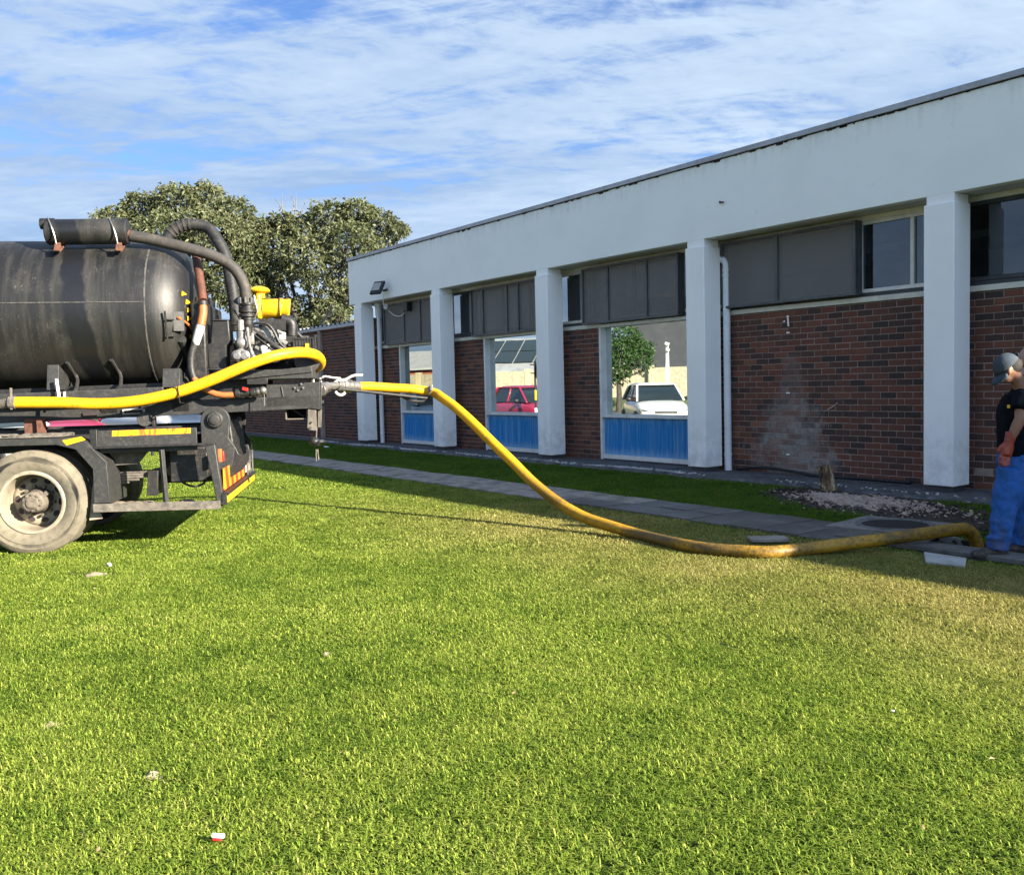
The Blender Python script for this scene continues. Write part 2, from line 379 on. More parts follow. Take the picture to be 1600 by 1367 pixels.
# path of square slabs along the building
m_slab = M('path_slab', (0.27, 0.235, 0.195), (0.18, 0.157, 0.13), 2.2, 0.8, bump=0.35, bscale=50, dirt=(0.05, 0.045, 0.035), damt=0.55)
m_slabwet = M('path_slab_wet', (0.085, 0.078, 0.07), (0.14, 0.13, 0.118), 1.7, 0.55, bump=0.35, bscale=40, dirt=(0.025, 0.02, 0.016), damt=0.6)
path = tag(empty('path', (-12, 7.65, 0)), kind='structure')
b = MB(); b.box((-18, -0.47, 0.002), (6.9, 0.47, 0.008)); b.build('path_bed', M('path_joint', (0.014, 0.013, 0.010), (0.02, 0.024, 0.010), 9, 0.95), path, smooth=0)
slab_me = []
for k in range(5):
    s_ = MB(); w = 0.2180
    top = [(-w, -w, 0.03), (w, -w, 0.03), (w, w, 0.03), (-w, w, 0.03)]
    top = [(x + rng.normal(0, .002), y + rng.normal(0, .002), z) for x, y, z in top]
    ins = [(x * .965, y * .965, 0.036) for x, y, z in top]; low = [(x, y, 0.009) for x, y, z in top]
    s_.add(low + top + ins, [(0, 1, 5, 4), (1, 2, 6, 5), (2, 3, 7, 6), (3, 0, 4, 7), (4, 5, 9, 8), (5, 6, 10, 9), (6, 7, 11, 10), (7, 4, 8, 11), (8, 9, 10, 11)])
    slab_me.append((s_.mesh('slab', m_slab, 0), s_.mesh('slab_wet', m_slabwet, 0)))
SL = 0.4585
for i in range(54):
    for j in range(2):
        x = -29.6 + i * SL; y = 7.65 + (j - 0.5) * SL
        if PIT[0] - .25 < x < PIT[1] + .2 and j == 1: continue
        wet = x > -8.9 + rng.normal(0, .5)
        o = bpy.data.objects.new('slab', slab_me[i * 7 % 5][1 if wet else 0])
        o.location = (x + 12, y - 7.65, rng.normal(-.004, .003)); o.rotation_euler = (rng.normal(0, .008), rng.normal(0, .008), rng.integers(4) * PI / 2 + rng.normal(0, .012))
        COL.objects.link(o); o.parent = path

# concrete apron against the wall, ragged white edge
b = MB(); xs = np.arange(-24, 5, 0.16); e = 10.42 + 0.06 * np.sin(xs * 2.1) + rng.normal(0, .035, len(xs))
vs = [(x, yy, 0.0) for x, yy in zip(xs, e)] + [(x, yy + .05, 0.055 + rng.normal(0, .006)) for x, yy in zip(xs, e)] + [(x, 11.5, 0.06) for x in xs]; n = len(xs)
b.add(vs, [(i, i + 1, n + i + 1, n + i) for i in range(n - 1)] + [(n + i, n + i + 1, 2 * n + i + 1, 2 * n + i) for i in range(n - 1)])
tag(b.build('apron', m_apron, smooth=0), kind='structure')
m_flake = M('old_limewash', (0.50, 0.50, 0.48), (0.20, 0.20, 0.195), 7, 0.9, bump=.5, bscale=50)
b = MB(); centres = [(rng.uniform(-23.5, -9.6), rng.uniform(.2, .9)) for _ in range(26)]
for k in range(900):
    c_ = centres[rng.integers(26)]; x = rng.normal(c_[0], c_[1] * .5); r = rng.uniform(.006, .028)
    if x > -9.7 and rng.random() < .9: continue
    y = 10.50 + 0.06 * math.sin(x * 2.1) + abs(rng.normal(0, .07))
    b.obox((x, y, 0.060), (r * 2.4, r * 1.2, .014), (rng.normal(0, .25), rng.normal(0, .25), rng.normal(0, .9)))
for k in range(60): b.obox((rng.uniform(-8.6, -4.8), 10.62 + rng.uniform(-.1, .1), .06), (.03, .02, .012), (0, 0, rng.uniform(0, 3)))
tag(b.build('paint_flakes', m_flake, smooth=0), 'white paint flakes and plaster crumbs along the grey apron edge', 'rubble', kind='stuff')

# ------------------------------------------------------------------ brick materials
def brick_material():
    m = MT('brick'); P = m.pos(); t = m.attr('tint')
    c = m.ramp(t, [(0.0, (0.048, 0.036, 0.034)), (0.22, (0.088, 0.047, 0.037)), (0.45, (0.135, 0.056, 0.039)), (0.75, (0.160, 0.062, 0.041)), (1.0, (0.21, 0.095, 0.053))])
    g = m.noise(28, 6, 0.65, P); c = m.mix(m.math('MULTIPLY', m.step(g, 0.4, 0.75), 0.35), c, (0.10, 0.075, 0.065))
    # lime bloom low on the wall below the old waste pipe
    sp = m.n('ShaderNodeSeparateXYZ'); m.l(P, sp.inputs[0]); X, Z = sp.outputs[0], sp.outputs[2]
    nz = m.noise(3.2, 6, 0.65, P); w = m.math('ADD', m.step(Z, 0.0, 1.9, 0.86, 0.16), m.math('MULTIPLY', m.math('SUBTRACT', m.noise(1.0, 2, .5, P, (.3, .3, 11.5)), .5), .30))
    d = m.math('ABSOLUTE', m.math('SUBTRACT', X, -8.84)); d = m.math('ADD', m.math('DIVIDE', d, w), m.math('MULTIPLY', m.math('SUBTRACT', nz, 0.5), 2.4))
    near = m.math('MULTIPLY', m.step(d, 0.45, 1.05, 1.0, 0.0), m.step(Z, .7, 1.5, 1.0, 0.35))
    kk = m.math('FLOOR', m.math('DIVIDE', m.math('SUBTRACT', Z, 0.065), 0.0867)); ii = m.math('FLOOR', m.math('ADD', m.math('DIVIDE', m.math('ADD', X, 10.55), 0.235), m.math('MULTIPLY', m.math('MODULO', kk, 2.0), 0.5)))
    cv = m.n('ShaderNodeCombineXYZ'); m.l(ii, cv.inputs[0]); m.l(kk, cv.inputs[1]); wv = m.n('ShaderNodeTexWhiteNoise', noise_dimensions='3D'); m.l(cv.outputs[0], wv.inputs['Vector'])
    near = m.math('MULTIPLY', near, m.step(wv.outputs['Value'], 0.0, 0.8, 0.55, 1.3))
    ok = m.math('MULTIPLY', near, m.step(Z, 1.72, 1.9, 1.0, 0.0))
    fl = m.math('MULTIPLY', ok, m.step(m.noise(14, 5, 0.7, P), 0.3, 0.7, 0.35, 0.95))
    c = m.mix(fl, c, (0.25, 0.235, 0.22))
    m.base(c).p(rough=0.85, spec=0.2); m.bump(g, 0.4, 0.006); return m.m
m_brick = brick_material()
m_mortar = M('mortar', (0.33, 0.25, 0.21), (0.23, 0.175, 0.15), 8, 0.95, bump=0.3)
BL, BH, BJ = 0.2245, 0.0762, 0.0105
CW, CH = BL + BJ, BH + BJ
def brick_tint():
    return float(np.clip(rng.choice([0.08, 0.25, 0.45, 0.62, 0.8, 0.95], p=[.17, .22, .27, .2, .1, .04]) + rng.normal(0, .05), 0, 1))
def brick_solid(mb, xa, xb, z, yf, tint, nx=None):
    c = 0.004; ya = yf + rng.normal(0, .0012); yb = yf + 0.02
    v = [(xa, yb, z), (xb, yb, z), (xb, yb, z + BH), (xa, yb, z + BH), (xa, ya + c, z), (xb, ya + c, z), (xb, ya + c, z + BH), (xa, ya + c, z + BH),
         (xa + c, ya, z + c), (xb - c, ya, z + c), (xb - c, ya, z + BH - c), (xa + c, ya, z + BH - c)]
    mb.add(v, [(0, 1, 5, 4), (1, 2, 6, 5), (2, 3, 7, 6), (3, 0, 4, 7), (4, 5, 9, 8), (5, 6, 10, 9), (6, 7, 11, 10), (7, 4, 8, 11), (8, 9, 10, 11)], tint)

# ------------------------------------------------------------------ the brick building
YW, YF = 11.4, 10.9
COLX = [-22.219, -18.327, -14.390, -10.443, -6.449, -2.50, 1.45, 5.40, 9.35]
ZS, ZC, ZT = 3.665, 4.7975, 4.8837
XE = 14.0
bld = tag(empty('brick_building', (-14, 11.4, 0)), 'long brown brick building with white fascia, white columns and blue window panels', 'building')
BO = Vector((-14, 11.4, 0))
def bb(mb, name, mat, parent=None, bevel=0.0, smooth=35):
    mb.v = [tuple(Vector(v) - BO) for v in mb.v]
    return mb.build(name, mat, bld if parent is None else parent, bevel, smooth)
b = MB(); b.box((-22.534, YF, ZS), (XE, YF + .16, ZC)); b.box((-22.534, YF + .16, ZS), (-22.374, 26, ZC)); bb(b, 'fascia', m_fascia, bevel=0.006)
b = MB(); b.box((-22.555, YF - .035, ZC + .012), (XE, YF + .3, ZT)); bb(b, 'coping', m_coping, bevel=0.004)
b = MB(); b.box((-22.54, YF - .012, ZC), (XE, YF + .1, ZC + .0115))
for k in range(150):
    x = rng.uniform(-22.4, 0); b.box((x, YF - .008, ZC - abs(rng.normal(0, .012))), (x + rng.uniform(.01, .12), YF + .01, ZC + .002))
bb(b, 'rusty_joint', m_joint_hole_dark, smooth=0)
b = MB(); b.box((-22.37, YF + .162, ZS + .004), (XE, 26, ZC - .02)); bb(b, 'roof_slab', m_soffit)
b = MB(); b.box((-22.3, YW + .0065, 0), (-20.80, YW + .24, 2.49)); b.box((-18.47, YW + .0065, 0), (-16.98, YW + .24, 2.49)); b.box((-14.52, YW + .0065, 0), (-13.15, YW + .24, 2.49))
b.box((-10.58, YW + .0065, 0), (XE, YW + .24, 2.49)); b.box((-22.3, YW + .24, 0), (-22.1, 26, 3.66)); b.box((XE - .2, YW + .24, 0), (XE, 26, 3.66)); b.box((-22.1, 25.8, 0), (XE - .2, 26, 3.66))
wall = bb(b, 'brick_wall', m_mortar, smooth=0)
# individual bricks: the 300 that show largest are objects, the rest are one joined part
cells = []
def courses(xa, xb, zb=0.065, zt=2.495):
    k = 0; z = zb
    while z + BH <= zt + .02:
        x = xa - (CW / 2 if k % 2 else 0)
        while x < xb - .02:
            a, c_ = max(x, xa), min(x + BL, xb)
            if c_ - a > .04: cells.append((a, c_, z))
            x += CW
        z += CH; k += 1
for seg in ((-22.28, -20.80), (-18.45, -16.98), (-14.5, -13.15), (-10.55, -2.6)): courses(*seg)
def in_view(c_):
    a, c2, z = c_
    return -10.02 < a and c2 < -5.45 and not (-6.85 < a < -6.12)
full = sorted([c_ for c_ in cells if in_view(c_) and c_[1] - c_[0] > BL - .01], key=lambda c_: -c_[0])[:300]
fullset = set(full)
variants = []
for k in range(14):
    s_ = MB(); brick_solid(s_, -BL / 2, BL / 2, -BH / 2, 0, [0.06, .1, .2, .26, .3, .4, .45, .5, .55, .62, .66, .75, .82, .97][k]); variants.append(s_.mesh('brick', m_brick, 0))
vp = np.array([.09, .08, .1, .09, .08, .1, .1, .09, .08, .07, .05, .04, .02, .01]); vp /= vp.sum()
for a, c_, z in full:
    o = bpy.data.objects.new('brick', variants[rng.choice(14, p=vp)])
    o.location = Vector(((a + c_) / 2, YW + rng.normal(0, .0015), z + BH / 2)) - BO; COL.objects.link(o); o.parent = wall
b = MB()
for c_ in cells:
    if c_ not in fullset: brick_solid(b, c_[0], c_[1], c_[2], YW, brick_tint())
tag(bb(b, 'bricks', m_brick, wall, smooth=0), kind='stuff')
# brick end of the wall seen between the first column and the pipe is part of the same courses
for X in COLX:
    b = MB(); b.box((X, YF - .03, 0.128), (X + .388, 11.24, 3.56)); c_ = bb(b, 'column', m_white, bevel=0.01)
    b = MB(); b.box((X + .02, YF - .001, 3.562), (X + .37, 11.22, ZS)); bb(b, 'column_head', m_white, c_, bevel=0.004)
    b = MB(); b.box((X + .04, YF + .01, 0.0), (X + .35, 11.2, 0.127)); bb(b, 'column_foot', m_plinth, c_, bevel=0.006)
# cream band and window sills over the brick
for xa, xb in ((-22.1, -20.80), (-18.45, -16.98), (-14.5, -13.15), (-10.55, XE)):
    b = MB(); b.box((xa, YW - .025, 2.50), (xb, YW + .2, 2.572)); bb(b, 'cream_band', m_cream, bevel=0.004)
b = MB(); b.box((-22.1, YW + .03, 2.573), (XE, YW + .2, 2.628)); bb(b, 'dark_sill', m_darkframe, bevel=0.003)
b = MB(); b.box((-22.1, YW + .0, 3.60), (XE, YW + .2, ZS)); bb(b, 'head_rail', m_cream, bevel=0.003)

def mirror_glass(name='mirror_film_glass', tint=(0.66, 0.71, 0.70)):
    m = MT(name); m.base(m.mix(m.math('MULTIPLY', m.step(m.noise(1.6, 6, .65, m.pos()), .45, .75), .25), tint, sc3(tint, .75))).p(rough=0.0, metal=1.0, spec=0.5)
    n_ = m.noise(0.9, 2, 0.4, m.pos()); m.bump(n_, 0.03, 0.02); return m.m
def clear_glass(name, tint, dark, f0=0.10):
    m = MT(name); nt_ = m.nt
    tr = m.n('ShaderNodeBsdfTransparent'); tr.inputs[0].default_value = tint + (1,)
    gl = m.n('ShaderNodeBsdfGlossy'); gl.inputs['Roughness'].default_value = 0.01; gl.inputs['Color'].default_value = (0.9, 0.95, 1, 1)
    lw = m.n('ShaderNodeFresnel'); lw.inputs['IOR'].default_value = 1.52
    f = m.math('ADD', m.math('MULTIPLY', lw.outputs[0], dark), f0, True)
    mx = m.n('ShaderNodeMixShader'); m.l(f, mx.inputs[0]); m.l(tr.outputs[0], mx.inputs[1]); m.l(gl.outputs[0], mx.inputs[2]); m.l(mx.outputs[0], m.out.inputs[0])
    return m.m
m_mirror = mirror_glass(); m_mirrordim = mirror_glass('dim_film_glass', (0.36, 0.39, 0.38))
m_clear = clear_glass('window_glass', (0.55, 0.60, 0.62), 1.0, 0.03)
m_skyglass = clear_glass('reflective_glass', (0.25, 0.30, 0.33), 1.2, 0.30)
def corrugated_blue():
    m = MT('blue_sheet'); P = m.pos(); sp = m.n('ShaderNodeSeparateXYZ'); m.l(P, sp.inputs[0])
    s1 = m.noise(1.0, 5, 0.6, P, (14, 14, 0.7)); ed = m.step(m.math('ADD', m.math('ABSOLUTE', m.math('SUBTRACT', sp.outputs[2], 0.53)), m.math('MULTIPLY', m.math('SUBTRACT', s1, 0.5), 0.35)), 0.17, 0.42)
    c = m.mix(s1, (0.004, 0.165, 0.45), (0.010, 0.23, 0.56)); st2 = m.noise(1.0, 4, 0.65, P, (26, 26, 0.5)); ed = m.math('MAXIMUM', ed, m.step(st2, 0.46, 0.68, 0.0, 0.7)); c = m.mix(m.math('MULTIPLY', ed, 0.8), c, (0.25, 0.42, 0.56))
    m.base(c).p(rough=0.6, spec=0.3); return m.m
m_blue = corrugated_blue()
def mesh_screen():
    m = MT('screen_mesh'); P = m.pos()
    w = m.noise(1.3, 4, 0.6, P, (1.0, 1.0, .6)); fine_ = m.noise(260, 2, 0.5, P)
    c = m.mix(w, (0.20, 0.19, 0.183), (0.25, 0.238, 0.228)); c = m.mix(m.math('MULTIPLY', fine_, 0.4), c, (0.09, 0.086, 0.083))
    m.base(c).p(rough=0.6, spec=0.35)
    tr = m.n('ShaderNodeBsdfTransparent'); mx = m.n('ShaderNodeMixShader'); mx.inputs[0].default_value = 0.42
    m.l(m.b.outputs[0], mx.inputs[1]); m.l(tr.outputs[0], mx.inputs[2]); m.l(mx.outputs[0], m.out.inputs[0]); return m.m
m_mesh = mesh_screen()
m_screenframe = M('screen_frame', (0.095, 0.10, 0.105), (0.07, 0.072, 0.076), 4, 0.45, 0.3)

# tall windows with blue panel: cream frame, mirror-film pane, corrugated panel
for xa, xb in ((-20.79, -18.48), (-16.97, -14.53), (-13.14, -10.59)):
    b = MB(); w = 0.055
    b.box((xa, YW - .02, .07), (xa + w, YW + .14, 2.56)); b.box((xb - w, YW - .02, .07), (xb, YW + .14, 2.56))
    b.box((xa + w, YW - .022, 2.50), (xb - w, YW + .138, 2.558)); b.box((xa + w, YW - .022, .845), (xb - w, YW + .138, .905)); b.box((xa + w, YW - .022, .09), (xb - w, YW + .138, .165))
    w_ = bb(b, 'window', m_cream if False else m_whiteframe, bevel=0.004)
    b = MB(); b.box((xa + w, YW + .115, .906), (xb - w, YW + .123, 2.499)); bb(b, 'pane', m_mirrordim if xa < -20 else m_mirror, w_, smooth=0)
    b = MB(); n = int((xb - xa - 2 * w) / .0095); q = []
    for i in range(n + 1):
        x = xa + w + (xb - xa - 2 * w) * i / n; yy = YW + .035 + 0.009 * math.cos(i * PI / 4); q += [(x, yy, .166), (x, yy, .844)]
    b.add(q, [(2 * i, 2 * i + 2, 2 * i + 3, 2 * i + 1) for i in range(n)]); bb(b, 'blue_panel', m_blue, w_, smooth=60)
    b = MB(); b.box((xa, YW - .01, .0), (xb, YW + .2, .089)); bb(b, 'sill_wall', m_plinth, w_, smooth=0)
    b = MB(); b.box((xa + w, YW + .125, .17), (xb - w, YW + .2, 2.49)); bb(b, 'inner_lining', m_blackm, w_, smooth=0)

def framed_panes(edges, z0, z1, fm_, gm, w=.05, y=YW):
    xa, xb = edges[0], edges[-1]; b = MB()
    b.box((xa, y + .02, z0), (xb, y + .1, z0 + w)); b.box((xa, y + .02, z1 - w), (xb, y + .1, z1))
    for x in edges: b.box((max(xa, x - w / 2), y + .018, z0 + w), (min(xb, x + w / 2), y + .098, z1 - w))
    f_ = bb(b, 'high_window', fm_, bevel=0.003)
    for p_, q_ in zip(edges[:-1], edges[1:]):
        b = MB(); b.box((p_ + w / 2, y + .055, z0 + w), (q_ - w / 2, y + .061, z1 - w)); bb(b, 'pane', gm, f_, smooth=0)
Z0, Z1 = 2.63, 3.60
framed_panes([-22.0, -20.6, -19.3, -18.35], Z0, Z1, m_cream, m_clear)
framed_panes([-18.33, -17.33, -16.3, -15.3, -14.4], Z0, Z1, m_darkframe, m_skyglass)
framed_panes([-14.38, -13.42, -12.25, -11.1, -10.45], Z0, Z1, m_cream, m_skyglass)
framed_panes([-10.44, -9.1, -7.72], Z0, Z1, m_cream, m_clear)
framed_panes([-7.70, -6.935, -6.42], Z0, Z1, m_whiteframe, m_clear)
framed_panes([-6.4, -4.6, -2.5, -.5, 1.5, 3.5, 5.5, 7.5, 9.5, 11.5, 13.8], Z0, Z1, m_darkframe, m_clear)
# projecting mesh screens in front of the high windows
def screen(xa, xb, yf, z0, z1, muls):
    b = MB(); w = .035
    b.box((xa, yf, z0), (xb, YW + .015, z0 + w)); b.box((xa, yf, z1 - w), (xb, YW + .015, z1))
    for x in [xa] + muls + [xb - w]: b.box((x, yf + .002, z0 + w), (x + w, yf + .032, z1 - w))
    s_ = bb(b, 'mesh_screen', m_screenframe, bevel=0.003)
    b = MB(); b.box((xa + .01, yf + .034, z0 + w), (xb - .01, yf + .038, z1 - w)); bb(b, 'mesh_sheet', m_mesh, s_, smooth=0)
    b = MB(); b.box((xb - .008, yf + .04, z0 + w), (xb - .002, YW + .01, z1 - w)); b.box((xa + .002, yf + .04, z0 + w), (xa + .008, YW + .01, z1 - w)); bb(b, 'mesh_side', m_screenframe, s_, smooth=0)
screen(-10.05, -7.66, 11.25, 2.60, 3.61, [-9.0])
screen(-13.46, -10.98, 11.25, 2.57, 3.60, [-12.75, -11.75])
screen(-17.25, -14.6, 11.25, 2.555, 3.58, [-16.8, -15.9, -15.5])
screen(-21.33, -18.7, 11.25, 2.56, 3.58, [-20.3, -19.5])
# room behind: dark, with a ceiling batten and a curtain
m_room = M('room_paint', (0.22, 0.22, 0.21), (0.18, 0.18, 0.175), 1.0, 0.9, bump=0)
b = MB(); b.box((-22.0, 16.0, 0.02), (XE - .3, 16.1, 3.6)); b.box((-22.0, YW + .25, 0.0), (XE - .3, 16.0, .02)); bb(b, 'room', m_room, smooth=0)
b = MB()
for x in (-21, -17.5, -13.5, -9, -4.8, -1): b.box((x, 12.7, 3.34), (x + 2.4, 12.85, 3.45))
bb(b, 'ceiling_batten', m_whiteframe, bevel=0.01)
b = MB(); q = []; n = 40
for i in range(n + 1):
    x = -7.1 + .62 * i / n; q += [(x, 11.62 + .03 * math.sin(i * 1.1), 2.55), (x + .06, 11.6 + .03 * math.sin(i * 1.1 + .4), 3.55)]
b.add(q, [(2 * i, 2 * i + 2, 2 * i + 3, 2 * i + 1) for i in range(n)]); bb(b, 'curtain', M('curtain_cloth', (0.42, 0.39, 0.34), (0.34, 0.31, 0.27), 4, 0.9))

# rain pipes
def pipe(pts, r, name='drainpipe'):
    b = MB(); b.tube(smooth_path(pts, 5), r, 14); return b
b = MB(); b.tube([(-9.985, 11.30, .062), (-9.985, 11.30, 3.2)], .056, 16); b.tube(smooth_path([(-9.985, 11.30, 3.2), (-9.99, 11.30, 3.30), (-10.06, 11.29, 3.37), (-10.2, 11.28, 3.38), (-10.5, 11.27, 3.36)], 5), .056, 16)
for z in (.29, 3.1, 3.18): b.tube([(-9.985, 11.30, z), (-9.985, 11.30, z + .035)], .0625, 16)
bb(b, 'drainpipe', m_pvc)
b = MB(); b.tube([(-21.66, 11.30, .062), (-21.66, 11.30, 3.25), (-21.66, 11.30, 3.36), (-21.66, 11.30, 3.66)], [.056, .056, .09, .095], 16); b.tube([(-21.66, 11.3, .3), (-21.66, 11.3, .34)], .0625, 16); bb(b, 'drainpipe', m_pvc)
# bits on the near wall: pipe stub and clips
b = MB(); b.tube([(-8.875, 11.37, 2.386), (-8.864, 11.37, 2.254)], .012, 8); b.ball((-8.867, 11.36, 2.394), .02); b.cyl((-8.98, 11.4, 2.328), (-8.925, 11.36, 2.333), .01); bb(b, 'pipe_stub', m_white)
for q in ((-8.888, 11.4, 2.161), (-8.896, 11.4, 1.272), (-8.903, 11.4, 0.356)):
    b = MB(); b.obox(q, (.05, .04, .022)); bb(b, 'pipe_clip', m_white, bevel=.004)
b = MB(); b.bar((-8.216, 11.395, 1.03), (-8.099, 11.395, 1.086), .01, .02); b.bar((-8.099, 11.395, 1.086), (-8.046, 11.395, 1.131), .01, .02); bb(b, 'mortar_smear', m_mortar)
b = MB(); b.tube([((-9.727, 10.9, 4.157)), (-9.641, 10.86, 4.148)], .012, 8); b.ball((-9.722, 10.88, 4.164), .018); bb(b, 'fascia_hook', m_rust)

# black cable lying along the wall foot
b = MB(); b.tube(smooth_path([(-9.85, 11.34, .085), (-9.5, 11.33, .13), (-9.1, 11.33, .135), (-8.7, 11.32, .11), (-8.3, 11.3, .085), (-7.6, 11.34, .085), (-6.9, 11.33, .085)], 6), .022, 8)
tag(b.build('cable', m_rubber), 'slack black cable lying along the foot of the brick wall', 'cable')

# floodlight on the fascia
fl = tag(empty('floodlight', (-20.672, 10.88, 3.864)), 'small black floodlight on the far end of the white fascia', 'floodlight')
FO = Vector((-20.672, 10.88, 3.864))
def fb(mb, name, mat, bevel=0.0): mb.v = [tuple(Vector(v) - FO) for v in mb.v]; return mb.build(name, mat, fl, bevel)
c0, c1 = Vector((-20.593, 10.62, 4.095)), Vector((-20.227, 10.66, 3.721))
c0.x = c1.x = (c0.x + c1.x) / 2
ctr = (c0 + c1) / 2
b = MB(); b.obox(ctr, (.34, .06, .36), (-0.55, 0, .35)); fb(b, 'housing', m_blackplastic, .01)
b = MB(); b.obox(ctr + Vector((-.012, -.029, .03)), (.25, .012, .22), (-0.55, 0, .35)); fb(b, 'lens', M('lamp_lens', (0.30, 0.30, 0.27), (0.45, 0.42, 0.33), 30, 0.15))
b = MB(); b.bar(ctr + Vector((.0, .02, -.06)), FO + Vector((.2, .01, 0)), .05, .03); b.bar(FO + Vector((.1, .0, 0)), FO + Vector((.3, .0, .01)), .03, .05); fb(b, 'bracket', m_blackplastic, .004)
b = MB(); b.tube(smooth_path([(-20.425, 10.8, 3.76), (-20.535, 10.85, 3.553), (-20.567, 10.9, 3.495), (-20.846, 11.1, 3.476), (-20.871, 11.2, 3.385), (-20.647, 11.22, 3.273), (-20.353, 11.22, 3.236), (-20.191, 11.24, 3.303)], 5), .012, 6); fb(b, 'cable', m_whiteframe)
b = MB(); b.ball((-20.69, 11, 3.476), (.06, .06, .07)); fb(b, 'plug', m_whiteframe)
b = MB(); b.obox((-19.983, 11.2, 3.441), (.22, .14, .22)); tag(b.build('sensor_box', m_blackplastic, bevel=.01), 'small black sensor box under the soffit beside the far mesh screen', 'sensor')

# ------------------------------------------------------------------ lower brick wing to the left
wing = tag(empty('brick_wing', (-30, 11.4, 0)), 'low brown brick wing with flat metal roof left of the white columns', 'building')
WO = Vector((-30, 11.4, 0))
def wb(mb, name, mat, parent=None, bevel=0.0, smooth=0): mb.v = [tuple(Vector(v) - WO) for v in mb.v]; return mb.build(name, mat, parent or wing, bevel, smooth)
b = MB(); b.box((-44, YW + .0065, 0), (-22.4, YW + .25, 3.24)); b.box((-44, YW + .25, 0), (-43.8, 22, 3.24)); b.box((-25.62, YW - .07, 0), (-25.42, YW + .01, 3.2)); ww = wb(b, 'brick_wall', m_mortar)
b = MB(); cells2 = cells; cells = []
courses(-36, -22.42, .06, 3.22)
for c_ in cells: brick_solid(b, c_[0], c_[1], c_[2], YW, float(np.clip(brick_tint() * .8 - .02, 0, 1)))
tag(wb(b, 'bricks', m_brick, ww), kind='stuff')
m_roof = M('roof_sheet', (0.42, 0.45, 0.49), (0.33, 0.36, 0.39), 1.5, 0.5, 0.3, dirt=(0.2, 0.19, 0.18), damt=0.3)
b = MB(); n = 300; q = []
for i in range(n + 1):
    x = -44.2 + 21.65 * i / n; z = .018 * (1 if i % 4 < 2 else -1); q += [(x, YW - .12, 3.30 + z), (x, 20, 4.35 + z)]
b.add(q, [(2 * i, 2 * i + 2, 2 * i + 3, 2 * i + 1) for i in range(n)]); wb(b, 'roof', m_roof)
b = MB(); b.box((-44.2, YW - .1, 3.19), (-22.56, YW - .06, 3.28)); wb(b, 'gutter', m_coping)
b = MB(); b.bar((-27.4, 12.2, 3.4), (-25.9, 12.0, 3.95), .05, .05); b.bar((-24.3, 12.0, 4.0), (-23.2, 11.9, 3.42), .05, .05); wb(b, 'roof_strut', m_greym)
b = MB(); b.box((-36, 10.7, 0), (-22.6, YW, .04)); tag(b.build('wing_apron', m_apron, smooth=0), kind='structure')

# ------------------------------------------------------------------ vacuum tanker truck (own frame: x rearward, y away, z up)
TH = 1.109
TO = (-9.805, 1.333, 0)
truck = tag(empty('tanker_truck', TO, TH), 'dirty black vacuum tanker truck parked on the lawn, rear end with pump', 'truck')
TM = Matrix.Translation(TO) @ Matrix.Rotation(TH, 4, 'Z')
def tb(mb, name, mat, parent=None, bevel=0.004, smooth=35): return mb.build(name, mat, parent or truck, bevel, smooth)

def tank_material():
    m = MT('tank_black'); O_ = m.obj(); sp = m.n('ShaderNodeSeparateXYZ'); m.l(O_, sp.inputs[0]); X, Z = sp.outputs[0], sp.outputs[2]
    st = m.noise(1.0, 7, 0.62, stretch=(9.0, 1.1, 0.8)); st2 = m.noise(1.0, 6, 0.7, stretch=(34.0, 3.0, 2.4)); sp2 = m.noise(1.0, 5, 0.75, stretch=(46, 30, 22)); sp3 = m.noise(2.2, 6, 0.7)
    c = m.mix(m.step(st, 0.40, 0.62), (0.00495, 0.005148, 0.00561), (0.01584, 0.01505, 0.01353))
    c = m.mix(m.math('MULTIPLY', m.step(m.math('ADD', m.math('MULTIPLY', st, .5), m.math('MULTIPLY', st2, .5)), 0.48, 0.68), 0.50), c, (0.0396, 0.03696, 0.03234))
    c = m.mix(m.math('MULTIPLY', m.step(sp3, 0.50, 0.72), 0.5), c, (0.03828, 0.03498, 0.0297))
    c = m.mix(m.math('MULTIPLY', m.math('MULTIPLY', m.step(sp2, 0.60, 0.70), m.step(sp3, .36, .58)), 0.75), c, (0.099, 0.0924, 0.0825))
    low = m.step(m.math('ADD', Z, m.math('MULTIPLY', sp3, .5)), 1.9, 2.4, 0.55, 0.0); c = m.mix(low, c, (0.02772, 0.02442, 0.0198))
    drip = m.noise(1.0, 6, .62, stretch=(5.0, .9, .7)); c = m.mix(m.math('MULTIPLY', m.step(drip, .54, .64), .75), c, (0.0055, 0.0058, 0.0065))
    scr = m.noise(1.0, 4, .7, stretch=(70, 12, 9)); c = m.mix(m.math('MULTIPLY', m.math('MULTIPLY', m.step(scr, .63, .70), m.step(sp3, .45, .6)), .6), c, (.10, .096, .088))
    # shiny black overflow stain running down under the silencer
    d = m.math('ABSOLUTE', m.math('SUBTRACT', m.math('ADD', X, m.math('MULTIPLY', m.math('SUBTRACT', m.noise(1.0, 5, 0.6, stretch=(2.5, 2.5, 2.0)), 0.5), 0.22)), m.math('ADD', 0.70, m.math('MULTIPLY', Z, -0.125))))
    stn = m.step(d, 0.085, 0.125, 1.0, 0.0); c = m.mix(stn, c, (0.0055, 0.006, 0.0075))
    m.base(c).p(rough=m.math('ADD', m.math('MULTIPLY', stn, -0.12), m.math('ADD', 0.40, m.math('MULTIPLY', sp3, 0.24))), spec=0.5)
    m.bump(m.math('ADD', sp3, m.math('MULTIPLY', sp2, 0.5)), 0.22, 0.012); return m.m
m_tank = tank_material()

